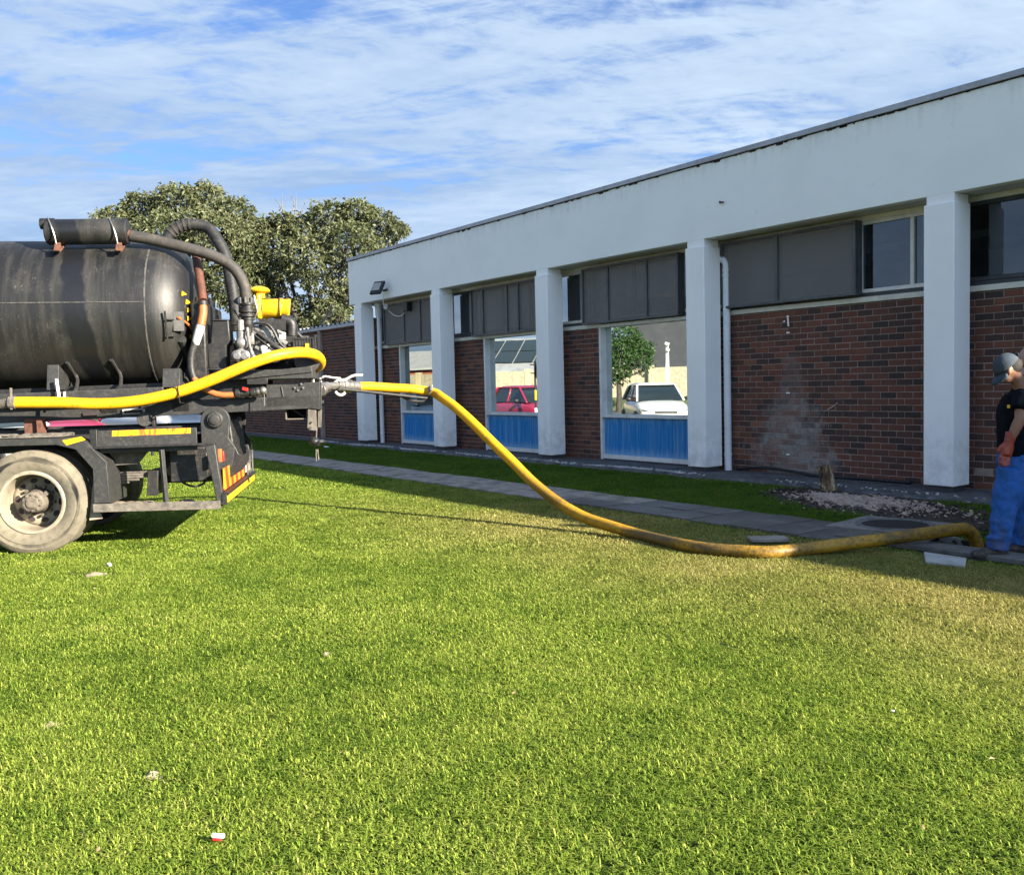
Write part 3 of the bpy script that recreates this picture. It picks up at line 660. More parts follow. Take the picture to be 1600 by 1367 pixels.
# tank with dished ends
RT, ZT_, DT = 0.785, 2.325, 1.2
prof = [(-5.15, .0), (-5.13, .25), (-5.06, .48), (-4.93, .66), (-4.72, .755), (-4.55, RT)]
prof += [(-4.5 + .25 * i, RT) for i in range(0, 23)]
prof += [(1.06, RT), (1.12, .78), (1.22, .755), (1.31, .70), (1.38, .62), (1.425, .52), (1.455, .38), (1.475, .2), (1.48, .0)]
b = MB(); b.lathe(prof, (0, DT, ZT_), (1, 0, 0), 96); tank = tb(b, 'tank', m_tank, bevel=0, smooth=50)
m_weld = M('weld_bead', (0.07, 0.066, 0.06), (0.03, 0.03, 0.03), 20, 0.6, bump=.6)
for s_ in (1.055, -.95, -2.9):
    b = MB(); b.lathe([(s_ - .011, RT - .003), (s_ - .006, RT + .003), (s_ + .006, RT + .003), (s_ + .011, RT - .003)], (0, DT, ZT_), (1, 0, 0), 96); tb(b, 'weld_seam', m_weld, tank, 0)
b = MB(); b.bar((-.94, DT - RT + .001, ZT_ + .08), (1.04, DT - RT + .001, ZT_ + .08), .006, .010); tb(b, 'weld_seam', m_weld, tank, 0)
# sticker arrows on the dished end
def on_tank(s_, z):                                   # point of the tank skin (near side)
    r = np.interp(s_, [q[0] for q in prof], [q[1] for q in prof]); dz = z - ZT_
    return Vector((s_, DT - math.sqrt(max(r * r - dz * dz, 0)) - .004, z))
def surf_px(q): return on_tank(q[0], q[2])
for q in ((1.389, 0.75, 2.501), (1.418, 0.75, 2.421), (1.428, 0.78, 2.338), (1.424, 0.78, 2.252), (1.428, 0.75, 2.071)):
    c_ = surf_px(q); w = .024; b = MB()
    P3 = [on_tank(c_.x - .015, c_.z - w), on_tank(c_.x + .02, c_.z - w * .1), on_tank(c_.x - .012, c_.z + w)]
    P3 = [k + Vector((.012, -.006, 0)) for k in P3]
    b.prism(P3, (.003, .005, 0)); tb(b, 'arrow_sticker', m_yellow, tank, 0, 0)
# handle rod, latch plate, lever on the tank end
b = MB(); a_, c_ = surf_px((1.249, 0.55, 2.309)), surf_px((1.25, 0.55, 2.038)); off = Vector((0, -.05, 0))
b.tube([a_ + off, c_ + off], .010, 8)
for k in (.3, .9): pp = a_.lerp(c_, k); b.tube([pp + off, pp + Vector((.07, .01, 0))], .008, 6)
tb(b, 'grab_rod', m_blackm, tank, 0)
b = MB(); a_ = surf_px((1.342, 0.6, 2.214)); b.obox(a_ + Vector((.01, -.005, 0)), (.11, .03, .20), (0, 0, .35)); tb(b, 'latch_plate', m_greym, tank)
b = MB(); a_, c_ = surf_px((1.356, 0.6, 2.253)) + Vector((.0, -.05, 0)), surf_px((1.449, 0.7, 2.055)) + Vector((.02, -.06, 0)); mid = a_.lerp(c_, .55) + Vector((.02, -.02, .03))
b.tube(smooth_path([a_, mid, c_], 5), .014, 8); tb(b, 'orange_lever', m_orange, tank, 0)
b = MB(); b.tube(smooth_path([surf_px((1.365, 0.6, 2.038)) + Vector((0, -.02, 0)), surf_px((1.366, 0.6, 1.745)) + Vector((.01, -.03, 0)), (1.354, 0.55, 1.542)], 5), .045, 10); tb(b, 'drain_boss', m_greym, tank, 0)
# bent strap brackets and saddles under the tank
for (q0, q1, q2) in (((0.256, 0.55, 1.824), (0.299, 0.5, 1.67), (0.368, 0.45, 1.553)), ((0.681, 0.55, 1.841), (0.729, 0.5, 1.692), (0.784, 0.45, 1.562))):
    b = MB(); P3 = smooth_path([surf_px(q0) + Vector((0, -.01, 0)), surf_px(q1) + Vector((0, -.03, 0)), Vector(q2)], 4); b.tube(P3, .019, 8); tb(b, 'tank_strap', m_greym, tank, 0)
def saddle(s0, s1, ztop):
    b = MB(); y0, y1 = .42, 1.98
    b.prism([(s0, y0, 1.55), (s0, y0 + .06, ztop), (s0, y0 + .36, 1.68), (s0, 1.62, 1.68), (s0, y1 - .06, ztop), (s0, y1, 1.55)], (s1 - s0, 0, 0)); return b
for s0, s1, zt in ((.10, .21, 1.80), (1.19, 1.36, 1.74), (-1.3, -1.18, 1.8), (-2.9, -2.78, 1.8)):
    tb(saddle(s0, s1, zt), 'tank_saddle', m_greym)
b = MB(); b.bar((0.209, 0.38, 1.658), (0.252, 0.33, 1.375), .03, .012); tb(b, 'hose_strap', m_whitem)
b = MB(); b.bar((0.28, 0.38, 1.53), (0.283, 0.36, 1.468), .02, .012); tb(b, 'strap_stub', m_whitem)

# silencer drum on top with outlet, pipe and strap brackets
a_, c_ = Vector((.09, .72, 3.135)), Vector((.87, .72, 3.145)); b = MB()
b.lathe([(0, .0), (.0, .118), (.012, .128), (.03, .128), (.75, .128), (.77, .126), (.78, .112), (.78, 0)], a_, c_ - a_, 32); sil = tb(b, 'silencer', m_tank, bevel=0)
b = MB(); b.lathe([(-.03, .042), (-.03, .055), (.10, .055), (.10, .042)], (.07, .70, 3.215), (1, 0, .02), 20, True); tb(b, 'outlet', m_deepblack, sil, 0)
b = MB(); b.lathe([(0, 0), (0, .041)], (.12, .70, 3.216), (1, 0, .02), 20); tb(b, 'outlet_inside', m_joint_hole_dark, sil, 0)
for s_, px in ((.20, 0), (.78, 1)):
    b = MB(); b.tube(smooth_path([(s_ - .08, .66, 3.27), (s_ - .03, .585, 3.18), (s_, .575, 3.08), (s_ + .01, .585, 3.0)], 4), .008, 6); tb(b, 'hoop', m_steel, sil, 0)
    b = MB(); b.obox((s_ + .02, .585, 2.965), (.055, .03, .10), (-.5, 0, 0)); b.bar((s_ + .02, .60, 2.93), (s_ + .02, .78, 3.02), .05, .02); tb(b, 'foot_bracket', m_rust, sil)
b = MB(); b.tube([(.868, .72, 3.11), (.90, .72, 3.105)], .05, 16); tb(b, 'spigot', m_rust, sil, 0)
b = MB(); P_ = resample(smooth_path([(.89, .72, 3.10), (1.079, 0.72, 3.066), (1.234, 0.72, 3.027), (1.487, 0.7, 2.959), (1.706, 0.7, 2.887), (1.893, 0.7, 2.768), (1.989, 0.7, 2.596), (2.014, 0.7, 2.398)], 8), .03)
b.tube(P_, [.060 if k % 2 else .0585 for k in range(len(P_))], 14); tb(b, 'exhaust_hose', m_rubberbrown, bevel=0)
# coupling, non-return valve and pipe under it
b = MB()
for (q, r) in (((2.014, 0.7, 2.411), .075), ((2.013, 0.7, 2.365), .068), ((2.012, 0.7, 2.338), .085), ((2.01, 0.7, 2.292), .085)):
    q = Vector(q); b.cyl(q, q - Vector((0, 0, .03)), r, n=20)
b.cyl((2.014, 0.7, 2.398), (2.014, 0.7, 2.232), .062, n=18); b.tube(smooth_path([(2.014, 0.7, 2.246), (2.017, 0.7, 2.153), (2.008, 0.7, 2.073)], 4), [.055] * 4 + [.045] * 5, 14); tb(b, 'hose_coupling', m_deepblack, bevel=.003)
b = MB(); q = Vector((2.009, 0.7, 2.431))
for k in range(8): w = k * PI / 4; b.cyl(q + Vector((.078 * math.cos(w), .078 * math.sin(w), -.03)), q + Vector((.078 * math.cos(w), .078 * math.sin(w), .03)), .01, n=6)
tb(b, 'clamp_bolt', m_steel, bevel=0)
b = MB(); b.ball((1.941, 0.66, 1.88), (.062, .07, .062)); b.ball((2.018, 0.66, 1.879), (.055, .06, .055)); b.ball((1.949, 0.68, 1.993), (.07, .08, .07))
b.cyl((1.949, 0.68, 1.993), (1.947, 0.68, 2.113), .05); b.cyl((1.941, 0.68, 2.113), (1.945, 0.68, 2.232), .04); b.cyl((1.945, 0.66, 1.834), (1.948, 0.66, 1.741), .04); b.obox((1.987, 0.75, 2.036), (.16, .14, .12)); tb(b, 'valve_block', m_alu, bevel=.006)
b = MB()
for q in ((1.909, 0.55, 1.857), (1.979, 0.55, 1.856)):
    b.lathe([(0, 0), (0, .035), (.01, .045), (.03, .045), (.035, .06), (.06, .06)], q, (0, 1, 0), 18)
tb(b, 'valve_cap', m_steel, bevel=.002)
b = MB(); b.tube(smooth_path([(2.014, 0.62, 2.148), (2.024, 0.6, 2.028), (2.045, 0.6, 1.909), (2.068, 0.6, 1.829), (2.05, 0.62, 1.764)], 5), .016, 8); b.ball((2.068, 0.6, 1.843), .03); tb(b, 'valve_pipe', m_steel, bevel=0)

# second big hose arching over behind the tank
b = MB(); P_ = resample(smooth_path([(1.02, 1.5, 3.04), (1.129, 1.5, 3.244), (1.248, 1.5, 3.328), (1.378, 1.5, 3.349), (1.533, 1.5, 3.308), (1.638, 1.45, 3.166), (1.72, 1.4, 2.99), (1.784, 1.3, 2.698), (1.826, 1.2, 2.409), (1.851, 1.1, 2.18)], 8), .028)
SPINE = P_; b.tube(P_, [(.067 if k % 2 else .063) for k in range(len(P_))], 14); tb(b, 'suction_pipe', m_rubber, bevel=0)
b = MB(); q = Vector((1.847, 1.1, 2.263)); b.cyl(q, q - Vector((0, 0, .12)), .085, n=18); b.cyl(q - Vector((0, 0, .03)), q - Vector((0, 0, .06)), .1, n=18); tb(b, 'pipe_flange', m_deepblack)
for px, py in ((274, 359), (283, 354.5), (292, 352.2), (302, 351), (312, 352)):
    b = MB()
    k = min(range(len(SPINE)), key=lambda i: abs(SPINE[i].x - (1.10 + (px - 266) * .0052))); t_ = SPINE[k + 1] - SPINE[k - 1]
    b.lathe([(-.012, .064), (-.010, .0705), (.010, .0705), (.012, .064)], SPINE[k], t_, 20); tb(b, 'hose_band', m_rubberbrown, bevel=0)
# level pipe down the tank end: brown, orange, white, black
LV = [(1.487, 0.92, 2.951), (1.513, 0.85, 2.815), (1.548, 0.75, 2.638), (1.586, 0.62, 2.428)]
b = MB(); b.tube(smooth_path(LV, 6), .045, 12); tb(b, 'level_pipe', m_brownpipe, bevel=0)
b = MB(); b.tube([(1.584, 0.61, 2.414), (1.587, 0.6, 2.374)], .052, 12); tb(b, 'pipe_clamp', m_deepblack, bevel=0)
b = MB(); b.tube(smooth_path([(1.587, 0.6, 2.38), (1.587, 0.58, 2.294), (1.566, 0.56, 2.176)], 5), .043, 12); tb(b, 'level_pipe', m_orange, bevel=0)
b = MB(); b.tube(smooth_path([(1.566, 0.56, 2.176), (1.531, 0.56, 2.073), (1.502, 0.56, 1.982)], 5), [.043, .045, .046, .046, .046, .045, .044, .043, .042, .04, .038], 12); tb(b, 'pipe_sleeve', m_whitem, bevel=0)
b = MB(); b.tube(smooth_path([(1.51, 0.56, 2.021), (1.461, 0.55, 1.865), (1.457, 0.54, 1.722), (1.486, 0.53, 1.617)], 5), .037, 12); tb(b, 'level_hose', m_rubber, bevel=0)
b = MB(); b.tube(smooth_path([(1.474, 0.53, 1.644), (1.539, 0.5, 1.564), (1.639, 0.48, 1.496), (1.746, 0.47, 1.461), (1.891, 0.47, 1.458)], 5), .032, 12); tb(b, 'drain_hose', m_orange, bevel=0)
b = MB(); b.cyl((1.879, 0.47, 1.471), (2.12, 0.47, 1.478), .036); b.cyl((1.891, 0.47, 1.471), (1.936, 0.47, 1.47), .048); b.cyl((2.043, 0.47, 1.473), (2.088, 0.47, 1.479), .048); dv = tb(b, 'drain_valve', m_deepblack)
b = MB(); b.obox((1.994, 0.42, 1.514), (.06, .03, .035), (0, .3, 0)); tb(b, 'valve_handle', m_redplastic, dv)
b = MB(); b.cyl((2.107, 0.47, 1.485), (2.197, 0.47, 1.489), .034); b.ball((2.166, 0.46, 1.497), .04); b.tube([(2.178, 0.45, 1.457), (2.174, 0.45, 1.339)], .006, 6); tb(b, 'valve_fitting', m_steel, dv, 0)

# yellow air filter on the engine
b = MB(); b.box((2.076, 0.95, 2.535), Vector((2.132, 0.95, 2.262)) + Vector((0, .22, 0))); af = tb(b, 'air_filter', m_yellow, bevel=.02)
b = MB(); q0, q1 = Vector((2.118, 1.06, 2.374)), Vector((2.313, 1.06, 2.378)); b.lathe([(0, 0), (0, .098), (.01, .104), ((q1 - q0).length - .0, .104), ((q1 - q0).length, 0)], q0, q1 - q0, 28); tb(b, 'filter_drum', m_yellow, af, .003)
b = MB(); q0, q1 = Vector((2.313, 1.06, 2.378)), Vector((2.414, 1.06, 2.364)); k = (q1 - q0).length; b.lathe([(0, 0), (0, .112), (.02, .112), (.03, .104), (k - .02, .112), (k, .118), (k, 0)], q0, q1 - q0, 28); tb(b, 'filter_lid', m_yellow, af, .003)
b = MB(); q0, q1 = Vector((2.313, 1.06, 2.378)), Vector((2.32, 1.06, 2.378)); b.lathe([(0, .105), (0, .116), (.012, .116), (.012, .105)], q0, q1 - q0, 28, True); b.lathe([(0, .1), (0, .107), (.012, .107), (.012, .1)], Vector((2.124, 1.06, 2.374)), q1 - q0, 28, True); tb(b, 'filter_band', m_rust, af, 0)
b = MB(); q = Vector((2.105, 1.05, 2.538)); b.lathe([(0, .07), (.02, .11), (.035, .115), (.06, .09), (.075, .05), (.08, 0)], q, (0, 0, 1), 24); b.cyl(q - Vector((0, 0, .05)), q + Vector((0, 0, .02)), .06); tb(b, 'rain_cap', m_yellow, af, 0)
b = MB(); b.tube(smooth_path([(2.067, 0.9, 2.503), (2.083, 0.9, 2.422), (2.093, 0.9, 2.34), (2.064, 0.9, 2.266)], 4), .008, 6); tb(b, 'filter_wire', m_steel, af, 0)
b = MB(); b.box((2.109, 0.85, 2.249), Vector((2.382, 0.85, 2.13)) + Vector((0, .4, 0))); b.tube(smooth_path([(2.334, 1, 2.263), (2.434, 1, 2.214), (2.435, 1, 2.076)], 4), .06, 12); tb(b, 'filter_mount', m_blackm, bevel=.015)

# diesel engine of the pump
b = MB(); b.prism([(2.014, 0.85, 2.182), (2.199, 0.85, 2.193), (2.314, 0.85, 2.077), (2.381, 0.85, 1.933), (2.276, 0.85, 1.792), (2.039, 0.85, 1.797)], (0, .55, 0)); eng = tb(b, 'engine', m_alu, bevel=.02)
b = MB(); b.lathe([(0, 0), (0, .10), (.03, .11), (.05, .10), (.08, .10), (.08, 0)], (2.258, 0.8, 1.886), (0, 1, 0), 24); b.lathe([(0, 0), (0, .06), (.08, .06)], (2.127, 0.79, 2.056), (0, 1, 0), 20); b.lathe([(0, 0), (0, .05), (.08, .05)], (2.39, 0.79, 1.856), (0, 1, 0), 20); tb(b, 'pulley', m_deepblack, eng)
b = MB(); b.prism([(2.114, 0.76, 1.961), (2.213, 0.76, 1.993), (2.253, 0.76, 1.831), (2.153, 0.76, 1.792)], (0, .12, 0)); tb(b, 'oil_filter', m_whitem, eng, .02)
b = MB(); b.bar((2.062, 0.76, 2.142), (2.387, 0.76, 1.882), .02, .028); b.bar((2.047, 0.76, 2.103), (2.339, 0.76, 1.843), .02, .012); tb(b, 'drive_belt', m_greym, eng)
b = MB(); b.tube(smooth_path([(2.02, 0.8, 2.179), (2.099, 0.8, 2.205), (2.204, 0.8, 2.19), (2.267, 0.8, 2.115), (2.315, 0.8, 2.006), (2.379, 0.8, 1.931)], 5), .016, 8); b.tube(smooth_path([(2.05, 0.78, 2.063), (2.114, 0.78, 2.036), (2.151, 0.78, 1.968)], 4), .012, 8); tb(b, 'fuel_pipe', m_deepblack, eng, 0)
b = MB(); b.box((2.311, 0.82, 2.109), Vector((2.38, 0.82, 2.027)) + Vector((0, .1, 0))); tb(b, 'header_bottle', m_whitem, eng, .01)
for k in range(30):
    q = Vector((2.205, 0.83, 1.969)) + Vector((rng.uniform(-.24, .16), rng.uniform(-.03, .02), rng.uniform(-.13, .15))); s_ = rng.uniform(.012, .034)
    b = MB(); b.obox(q, (s_ * rng.uniform(1, 3.2), .05, s_), (0, rng.choice([0, 0, .5, -.6, 1.57]), 0)); tb(b, 'engine_casting', m_alu if k % 3 else m_deepblack, eng, .003)
b = MB()
for k in range(14):
    q = Vector((2.242, 0.76, 1.898)) + Vector((rng.uniform(-.24, .2), 0, rng.uniform(-.12, .18))); b.cyl(q, q + Vector((0, .06, 0)), .014, n=6)
tb(b, 'engine_bolt', m_deepblack, eng, 0)
# radiator in its wire guard
b = MB(); b.box((2.441, 1, 2.049), Vector((2.651, 1, 1.844)) + Vector((0, .5, 0))); rad = tb(b, 'radiator', m_blackm, bevel=.01)
b = MB()
for k in range(9):
    q = Vector((2.45, 0.97, 2.054)) + Vector((k * .03, 0, 0)); b.tube([q, q - Vector((0, 0, .27))], .004, 5)
for k in range(3): q = Vector((2.43, 0.97, 2.054)) - Vector((0, 0, k * .12)); b.tube([q, q + Vector((.28, 0, 0))], .005, 5)
q = Vector((2.681, 0.97, 2.078)); b.tube([q, q - Vector((0, 0, .3))], .008, 5); b.tube([q, q + Vector((0, .5, .02))], .008, 5); tb(b, 'wire_guard', m_greym, rad, 0)
b = MB(); q = Vector((2.596, 0.96, 1.961)); b.obox(q, (.04, .004, .06)); tb(b, 'warning_label', m_yellow, rad, 0)
b = MB(); b.cyl((2.594, 0.9, 1.808), (2.544, 1.3, 1.821), .14, n=20); tb(b, 'fan_shroud', m_greym, rad)

# black hydraulic box with its bracket
b = MB(); b.prism([(1.593, 0.7, 1.987), (1.632, 0.7, 2), (1.654, 0.7, 2.23), (1.821, 0.7, 2.235), (1.832, 0.7, 2.023), (1.791, 0.7, 1.97), (1.781, 0.7, 1.725), (1.602, 0.7, 1.729)], (0, .28, 0)); hb = tb(b, 'oil_box', m_blackm, bevel=.012)
b = MB(); b.bar((1.59, 0.69, 1.729), (1.789, 0.69, 1.725), .02, .012); b.bar((1.662, 0.69, 2.236), (1.816, 0.69, 2.234), .02, .012); tb(b, 'box_rim', m_greym, hb)
b = MB(); b.box((1.46, .62, 1.55), (1.60, 1.8, 2.42)); b.prism([(1.46, .9, 1.55), (1.46, .9, 2.5), (1.46, 1.5, 2.5), (1.46, 1.5, 1.55)], (.12, 0, 0)); b.box((1.85, .8, 1.7), (2.05, 1.6, 2.0)); tb(b, 'pump_housing', m_deepblack, bevel=.02)
b = MB(); b.box((2.05, 1.3, 1.7), (2.6, 1.9, 2.1)); tb(b, 'battery_box', m_deepblack, bevel=.02)
b = MB(); b.tube([(2.364, 1.3, 2.235), (2.579, 1.3, 2.019)], .02, 8); tb(b, 'exhaust_stub', m_blackm, bevel=0)

# tank subframe
SL_ = .0215
def rail(s0, s1, y0, y1, z0, z1):                       # box along the truck, rising to the rear like the tank frame
    b = MB(); k = lambda s_, z: z + (s_ - 1.2) * SL_
    q = [(s0, y0, k(s0, z0)), (s1, y0, k(s1, z0)), (s1, y1, k(s1, z0)), (s0, y1, k(s0, z0)), (s0, y0, k(s0, z1)), (s1, y0, k(s1, z1)), (s1, y1, k(s1, z1)), (s0, y1, k(s0, z1))]
    b.add(q, [(3, 2, 1, 0), (4, 5, 6, 7), (0, 1, 5, 4), (1, 2, 6, 5), (2, 3, 7, 6), (3, 0, 4, 7)]); return b
tb(rail(-5, 2.72, .60, .70, 1.265, 1.405), 'subframe_beam', m_greym, bevel=.006)
tb(rail(-5, 2.72, 1.70, 1.80, 1.265, 1.405), 'subframe_beam', m_greym, bevel=.006)
tb(rail(-5, 1.20, .42, .55, 1.47, 1.555), 'subframe_rail', m_greym, bevel=.006)
tb(rail(-5, 1.20, 1.85, 1.98, 1.47, 1.555), 'subframe_rail', m_greym, bevel=.006)
tb(rail(-5, 2.15, .64, .68, 1.407, 1.60), 'subframe_web', m_blackm)
tb(rail(-5, 2.15, 1.72, 1.76, 1.407, 1.60), 'subframe_web', m_blackm)
for s_ in (.55, 1.25):
    b = MB(); b.prism([(s_, .55, 1.45), (s_ + .16, .55, 1.45), (s_ + .16, .6, 1.30), (s_, .6, 1.30)], (0, .02, 0)); tb(b, 'gusset', m_blackm)
b = MB(); b.bar((0.384, 0.585, 1.295), (0.519, 0.585, 1.304), .02, .045); tb(b, 'slot', m_joint_hole_dark, bevel=0)
b = MB(); q = Vector((0.87, 0.585, 1.314)); b.obox(q, (.22, .02, .055), (0, -.02, 0)); tb(b, 'tail_bracket', m_whitem)
b = MB(); b.obox(q + Vector((0, -.012, 0)), (.17, .02, .028), (0, -.02, 0)); tb(b, 'bracket_slot', m_joint_hole_dark, bevel=0)
b = MB(); b.cyl((0.903, 0.8, 1.327), (0.814, 1.2, 1.32), .07); b.cyl((0.99, 0.5, 1.235), (0.946, 0.7, 1.229), .075); b.box((1.059, 0.5, 1.259), Vector((1.085, 0.5, 1.148)) + Vector((0, .1, 0))); tb(b, 'tail_lamp_bracket', m_deepblack)
for s_ in (-4.5, -3.2, -2.0, -.9, .3, 1.5, 2.6):
    b = MB(); b.box((s_, .70, 1.26), (s_ + .09, 1.70, 1.36)); tb(b, 'cross_member', m_blackm)
# engine platform at the rear
b = MB(); b.box((1.792, 0.5, 1.61), Vector((2.666, 0.5, 1.709)) + Vector((0, 1.4, .0))); b.v = [(x, y, z) for x, y, z in b.v]; tb(b, 'engine_platform', m_greym, bevel=.006)
b = MB(); b.bar((1.813, 0.49, 1.636), (2.66, 0.49, 1.703), .02, .06); tb(b, 'platform_edge', m_greym)
b = MB(); b.box((2.006, 0.49, 1.559), Vector((2.212, 0.49, 1.62)) + Vector((0, .03, 0))); tb(b, 'number_plate_bracket', m_blackm)
b = MB(); b.prism([(2.187, 0.6, 1.562), (2.734, 0.6, 1.569), (2.724, 0.6, 1.281), (2.431, 0.6, 1.33), (2.177, 0.6, 1.316)], (0, .02, 0)); fp = tb(b, 'frame_plate', m_greym)
b = MB()
for q in ((2.361, 0.59, 1.531), (2.358, 0.59, 1.438)): pass
b.bar((2.342, 0.592, 1.532), (2.357, 0.592, 1.425), .012, .006); tb(b, 'plate_weld', m_steel, fp, 0)
b = MB()
for q in ((2.544, 0.59, 1.554), (2.562, 0.59, 1.513), (2.478, 0.59, 1.515), (2.509, 0.59, 1.488)): q = Vector(q); b.cyl(q, q + Vector((0, -.012, 0)), .012, n=6)
tb(b, 'plate_bolt', m_steel, fp, 0)
b = MB(); b.prism([(2.734, 0.6, 1.569), (2.724, 0.6, 1.281), (2.67, 1.8, 1.255), (2.681, 1.8, 1.578)], (.02, 0, 0)); tb(b, 'rear_plate', m_greym)
# square tow tube with rusty lip
b = MB(); q0, q1 = Vector((2.362, 0.66, 1.182)), Vector((2.591, 0.66, 1.331)); t_ = .012
b.box((q0.x, q0.y, q0.z), (q1.x, q0.y + 1.1, q0.z + t_)); b.box((q0.x, q0.y, q1.z - t_), (q1.x, q0.y + 1.1, q1.z)); b.box((q0.x, q0.y, q0.z + t_), (q0.x + t_, q0.y + 1.1, q1.z - t_)); b.box((q1.x - t_, q0.y, q0.z + t_), (q1.x, q0.y + 1.1, q1.z - t_)); tt = tb(b, 'tow_tube', m_dusty, bevel=.003)
b = MB(); b.box((q0.x + .02, q0.y + .5, q0.z + .02), (q1.x - .02, q0.y + .52, q1.z - .02)); tb(b, 'tube_plug', m_deepblack, tt)
b = MB(); b.bar((2.415, 0.8, 1.299), (2.558, 0.8, 1.199), .02, .02); tb(b, 'tube_brace', m_blackm, tt)
# hanging latch plates
b = MB(); b.prism([(2.6, 0.62, 1.325), (2.685, 0.62, 1.309), (2.683, 0.62, 1.06), (2.584, 0.62, 1.07)], (0, .015, 0)); b.prism([(2.682, 1.1, 1.313), (2.723, 1.1, 1.298), (2.709, 1.1, 1.072), (2.667, 1.1, 1.074)], (0, .015, 0)); tb(b, 'latch_plate', m_dusty)
b = MB(); b.cyl((2.611, 0.615, 1.089), (2.612, 0.6, 1.09), .012, n=8); b.cyl((2.633, 0.615, 1.149), (2.634, 0.6, 1.15), .01, n=8); tb(b, 'latch_hole', m_joint_hole_dark, bevel=0)
b = MB(); b.bar((2.648, 0.9, 1.608), (2.645, 0.9, 1.325), .03, .03); b.bar((2.693, 0.9, 1.531), (2.67, 0.9, 1.276), .03, .03); b.cyl((2.601, 0.85, 1.526), (2.598, 0.85, 1.457), .035); b.bar((2.724, 1, 1.586), (2.72, 1, 1.468), .03, .03); b.tube(smooth_path([(2.57, 0.85, 1.622), (2.617, 0.85, 1.621), (2.652, 0.85, 1.648)], 4), .008, 6); b.ball((2.722, 0.9, 1.606), .02); tb(b, 'gate_valve', m_steel, bevel=.004)
b = MB(); b.tube(smooth_path([(2.684, 0.8, 1.524), (2.641, 0.8, 1.457), (2.611, 0.8, 1.375), (2.623, 0.8, 1.334)], 4), .009, 6); tb(b, 'release_cable', m_whitem, bevel=0)
# outlet boom under the hose
b = MB(); b.tube([(2.687, 1.15, 1.51), (2.784, 1.35, 1.522)], .055, 14); b.tube([(2.77, 1.35, 1.523), (2.887, 1.5, 1.535)], .042, 14); b.tube([(2.7, 1.15, 1.489), (2.726, 1.2, 1.488)], .075, 14); tb(b, 'outlet_pipe', m_steel, bevel=.003)
b = MB(); b.bar((2.68, 1.25, 1.439), (2.836, 1.5, 1.506), .035, .05); b.bar((2.829, 1.5, 1.507), (3.933, 1.78, 1.358), .05, .022); b.bar((2.819, 1.78, 1.499), (3.728, 1.92, 1.369), .03, .02)
bo = tb(b, 'hose_boom', m_greym)
b = MB(); b.tube(smooth_path([(3.631, 1.78, 1.389), (3.72, 1.78, 1.341), (3.871, 1.78, 1.321), (3.964, 1.78, 1.372)], 4), .018, 8); b.tube(smooth_path([(3.681, 1.9, 1.386), (3.802, 1.9, 1.314), (3.942, 1.9, 1.364)], 4), .014, 8); tb(b, 'boom_cradle', m_greym, bo, 0)
b = MB(); b.obox((3.978, 1.72, 1.479), (.03, .05, .07)); b.lathe([(-.012, .058), (-.012, .068), (.012, .068), (.012, .058)], (3.96, 1.8, 1.441), (1, .0, -.25), 20, True); tb(b, 'hose_clip', m_steel, bo, .003)
# chain with the black cap that hangs behind the latch
b = MB(); b.tube([(2.665, 1, 1.078), (2.654, 1, 0.959)], .008, 6); b.tube([(2.65, 1, 0.84), (2.646, 1, 0.714)], .007, 6); b.tube([(2.664, 1, 0.84), (2.673, 1, 0.727)], .009, 6); tb(b, 'chain', m_dusty, bevel=0)
b = MB(); b.ball((2.639, 1, 0.925), (.07, .06, .05), rot=(0, .5, 0)); b.lathe([(0, .03), (.0, .062), (.03, .065), (.03, .03)], (2.687, 1, 0.923), (.3, -.3, -1), 16, True); b.ball((2.613, 1, 0.947), .035); tb(b, 'hanging_cap', m_blackplastic, bevel=0)

# chassis
for y0, y1 in ((.72, .80), (1.60, 1.68)):
    b = MB(); b.box((-7.2, y0, .92), (1.60, y1, 1.15)); tb(b, 'chassis_rail', m_greym, bevel=.006)
for s_ in (-6, -4.4, -2.8, -1.2, .7, 1.45):
    b = MB(); b.box((s_, .80, .95), (s_ + .1, 1.6, 1.1)); tb(b, 'chassis_cross_member', m_blackm)
b = MB(); b.box((.62, .09, 1.075), (1.53, .72, 1.092)); tb(b, 'side_plate', m_blackm)
b = MB(); b.box((.63, .085, .93), (1.56, .10, 1.15)); sp_ = tb(b, 'side_skirt', m_greym)
def reflect_tape():
    m = MT('reflective_tape'); n_ = m.noise(1.0, 3, 0.6, stretch=(16, 1, 6)); c = m.mix(m.step(n_, 0.52, 0.60), (0.60, 0.30, 0.010), (0.55, 0.10, 0.02)); d = m.noise(60, 5, 0.7); c = m.mix(m.math('MULTIPLY', m.step(d, 0.55, 0.75), 0.4), c, (0.12, 0.08, 0.04))
    m.base(c).p(rough=0.35); return m.m
m_tape = reflect_tape()
b = MB(); b.add([(0.779, 0.083, 1.144), (1.507, 0.083, 1.149), (1.504, 0.083, 1.096), (0.776, 0.083, 1.089)], [(0, 3, 2, 1)]); tb(b, 'reflective_strip', m_tape, sp_, 0)
b = MB(); b.box((.585, .04, .80), (.65, .11, 1.16)); tb(b, 'bracket_post', m_blackm)
b = MB(); b.prism([(.66, .3, 1.07), (1.30, .3, 1.07), (1.05, .3, .92), (.95, .3, .80), (.70, .3, .79)], (0, .05, 0)); tb(b, 'spring_hanger', m_dusty)
for k in range(5):
    b = MB(); b.box((.30 + .07 * k, .45, .70 - k * .026), (1.22 - .1 * k, .53, .722 - k * .026)); tb(b, 'leaf_spring', m_dusty, bevel=.002)
b = MB(); b.cyl((1.25, .42, .71), (1.25, .56, .71), .055); b.cyl((.68, .28, .73), (.68, .5, .73), .03); b.cyl((.68, .25, .49), (.68, .3, .49), .035); tb(b, 'spring_pin', m_dusty)
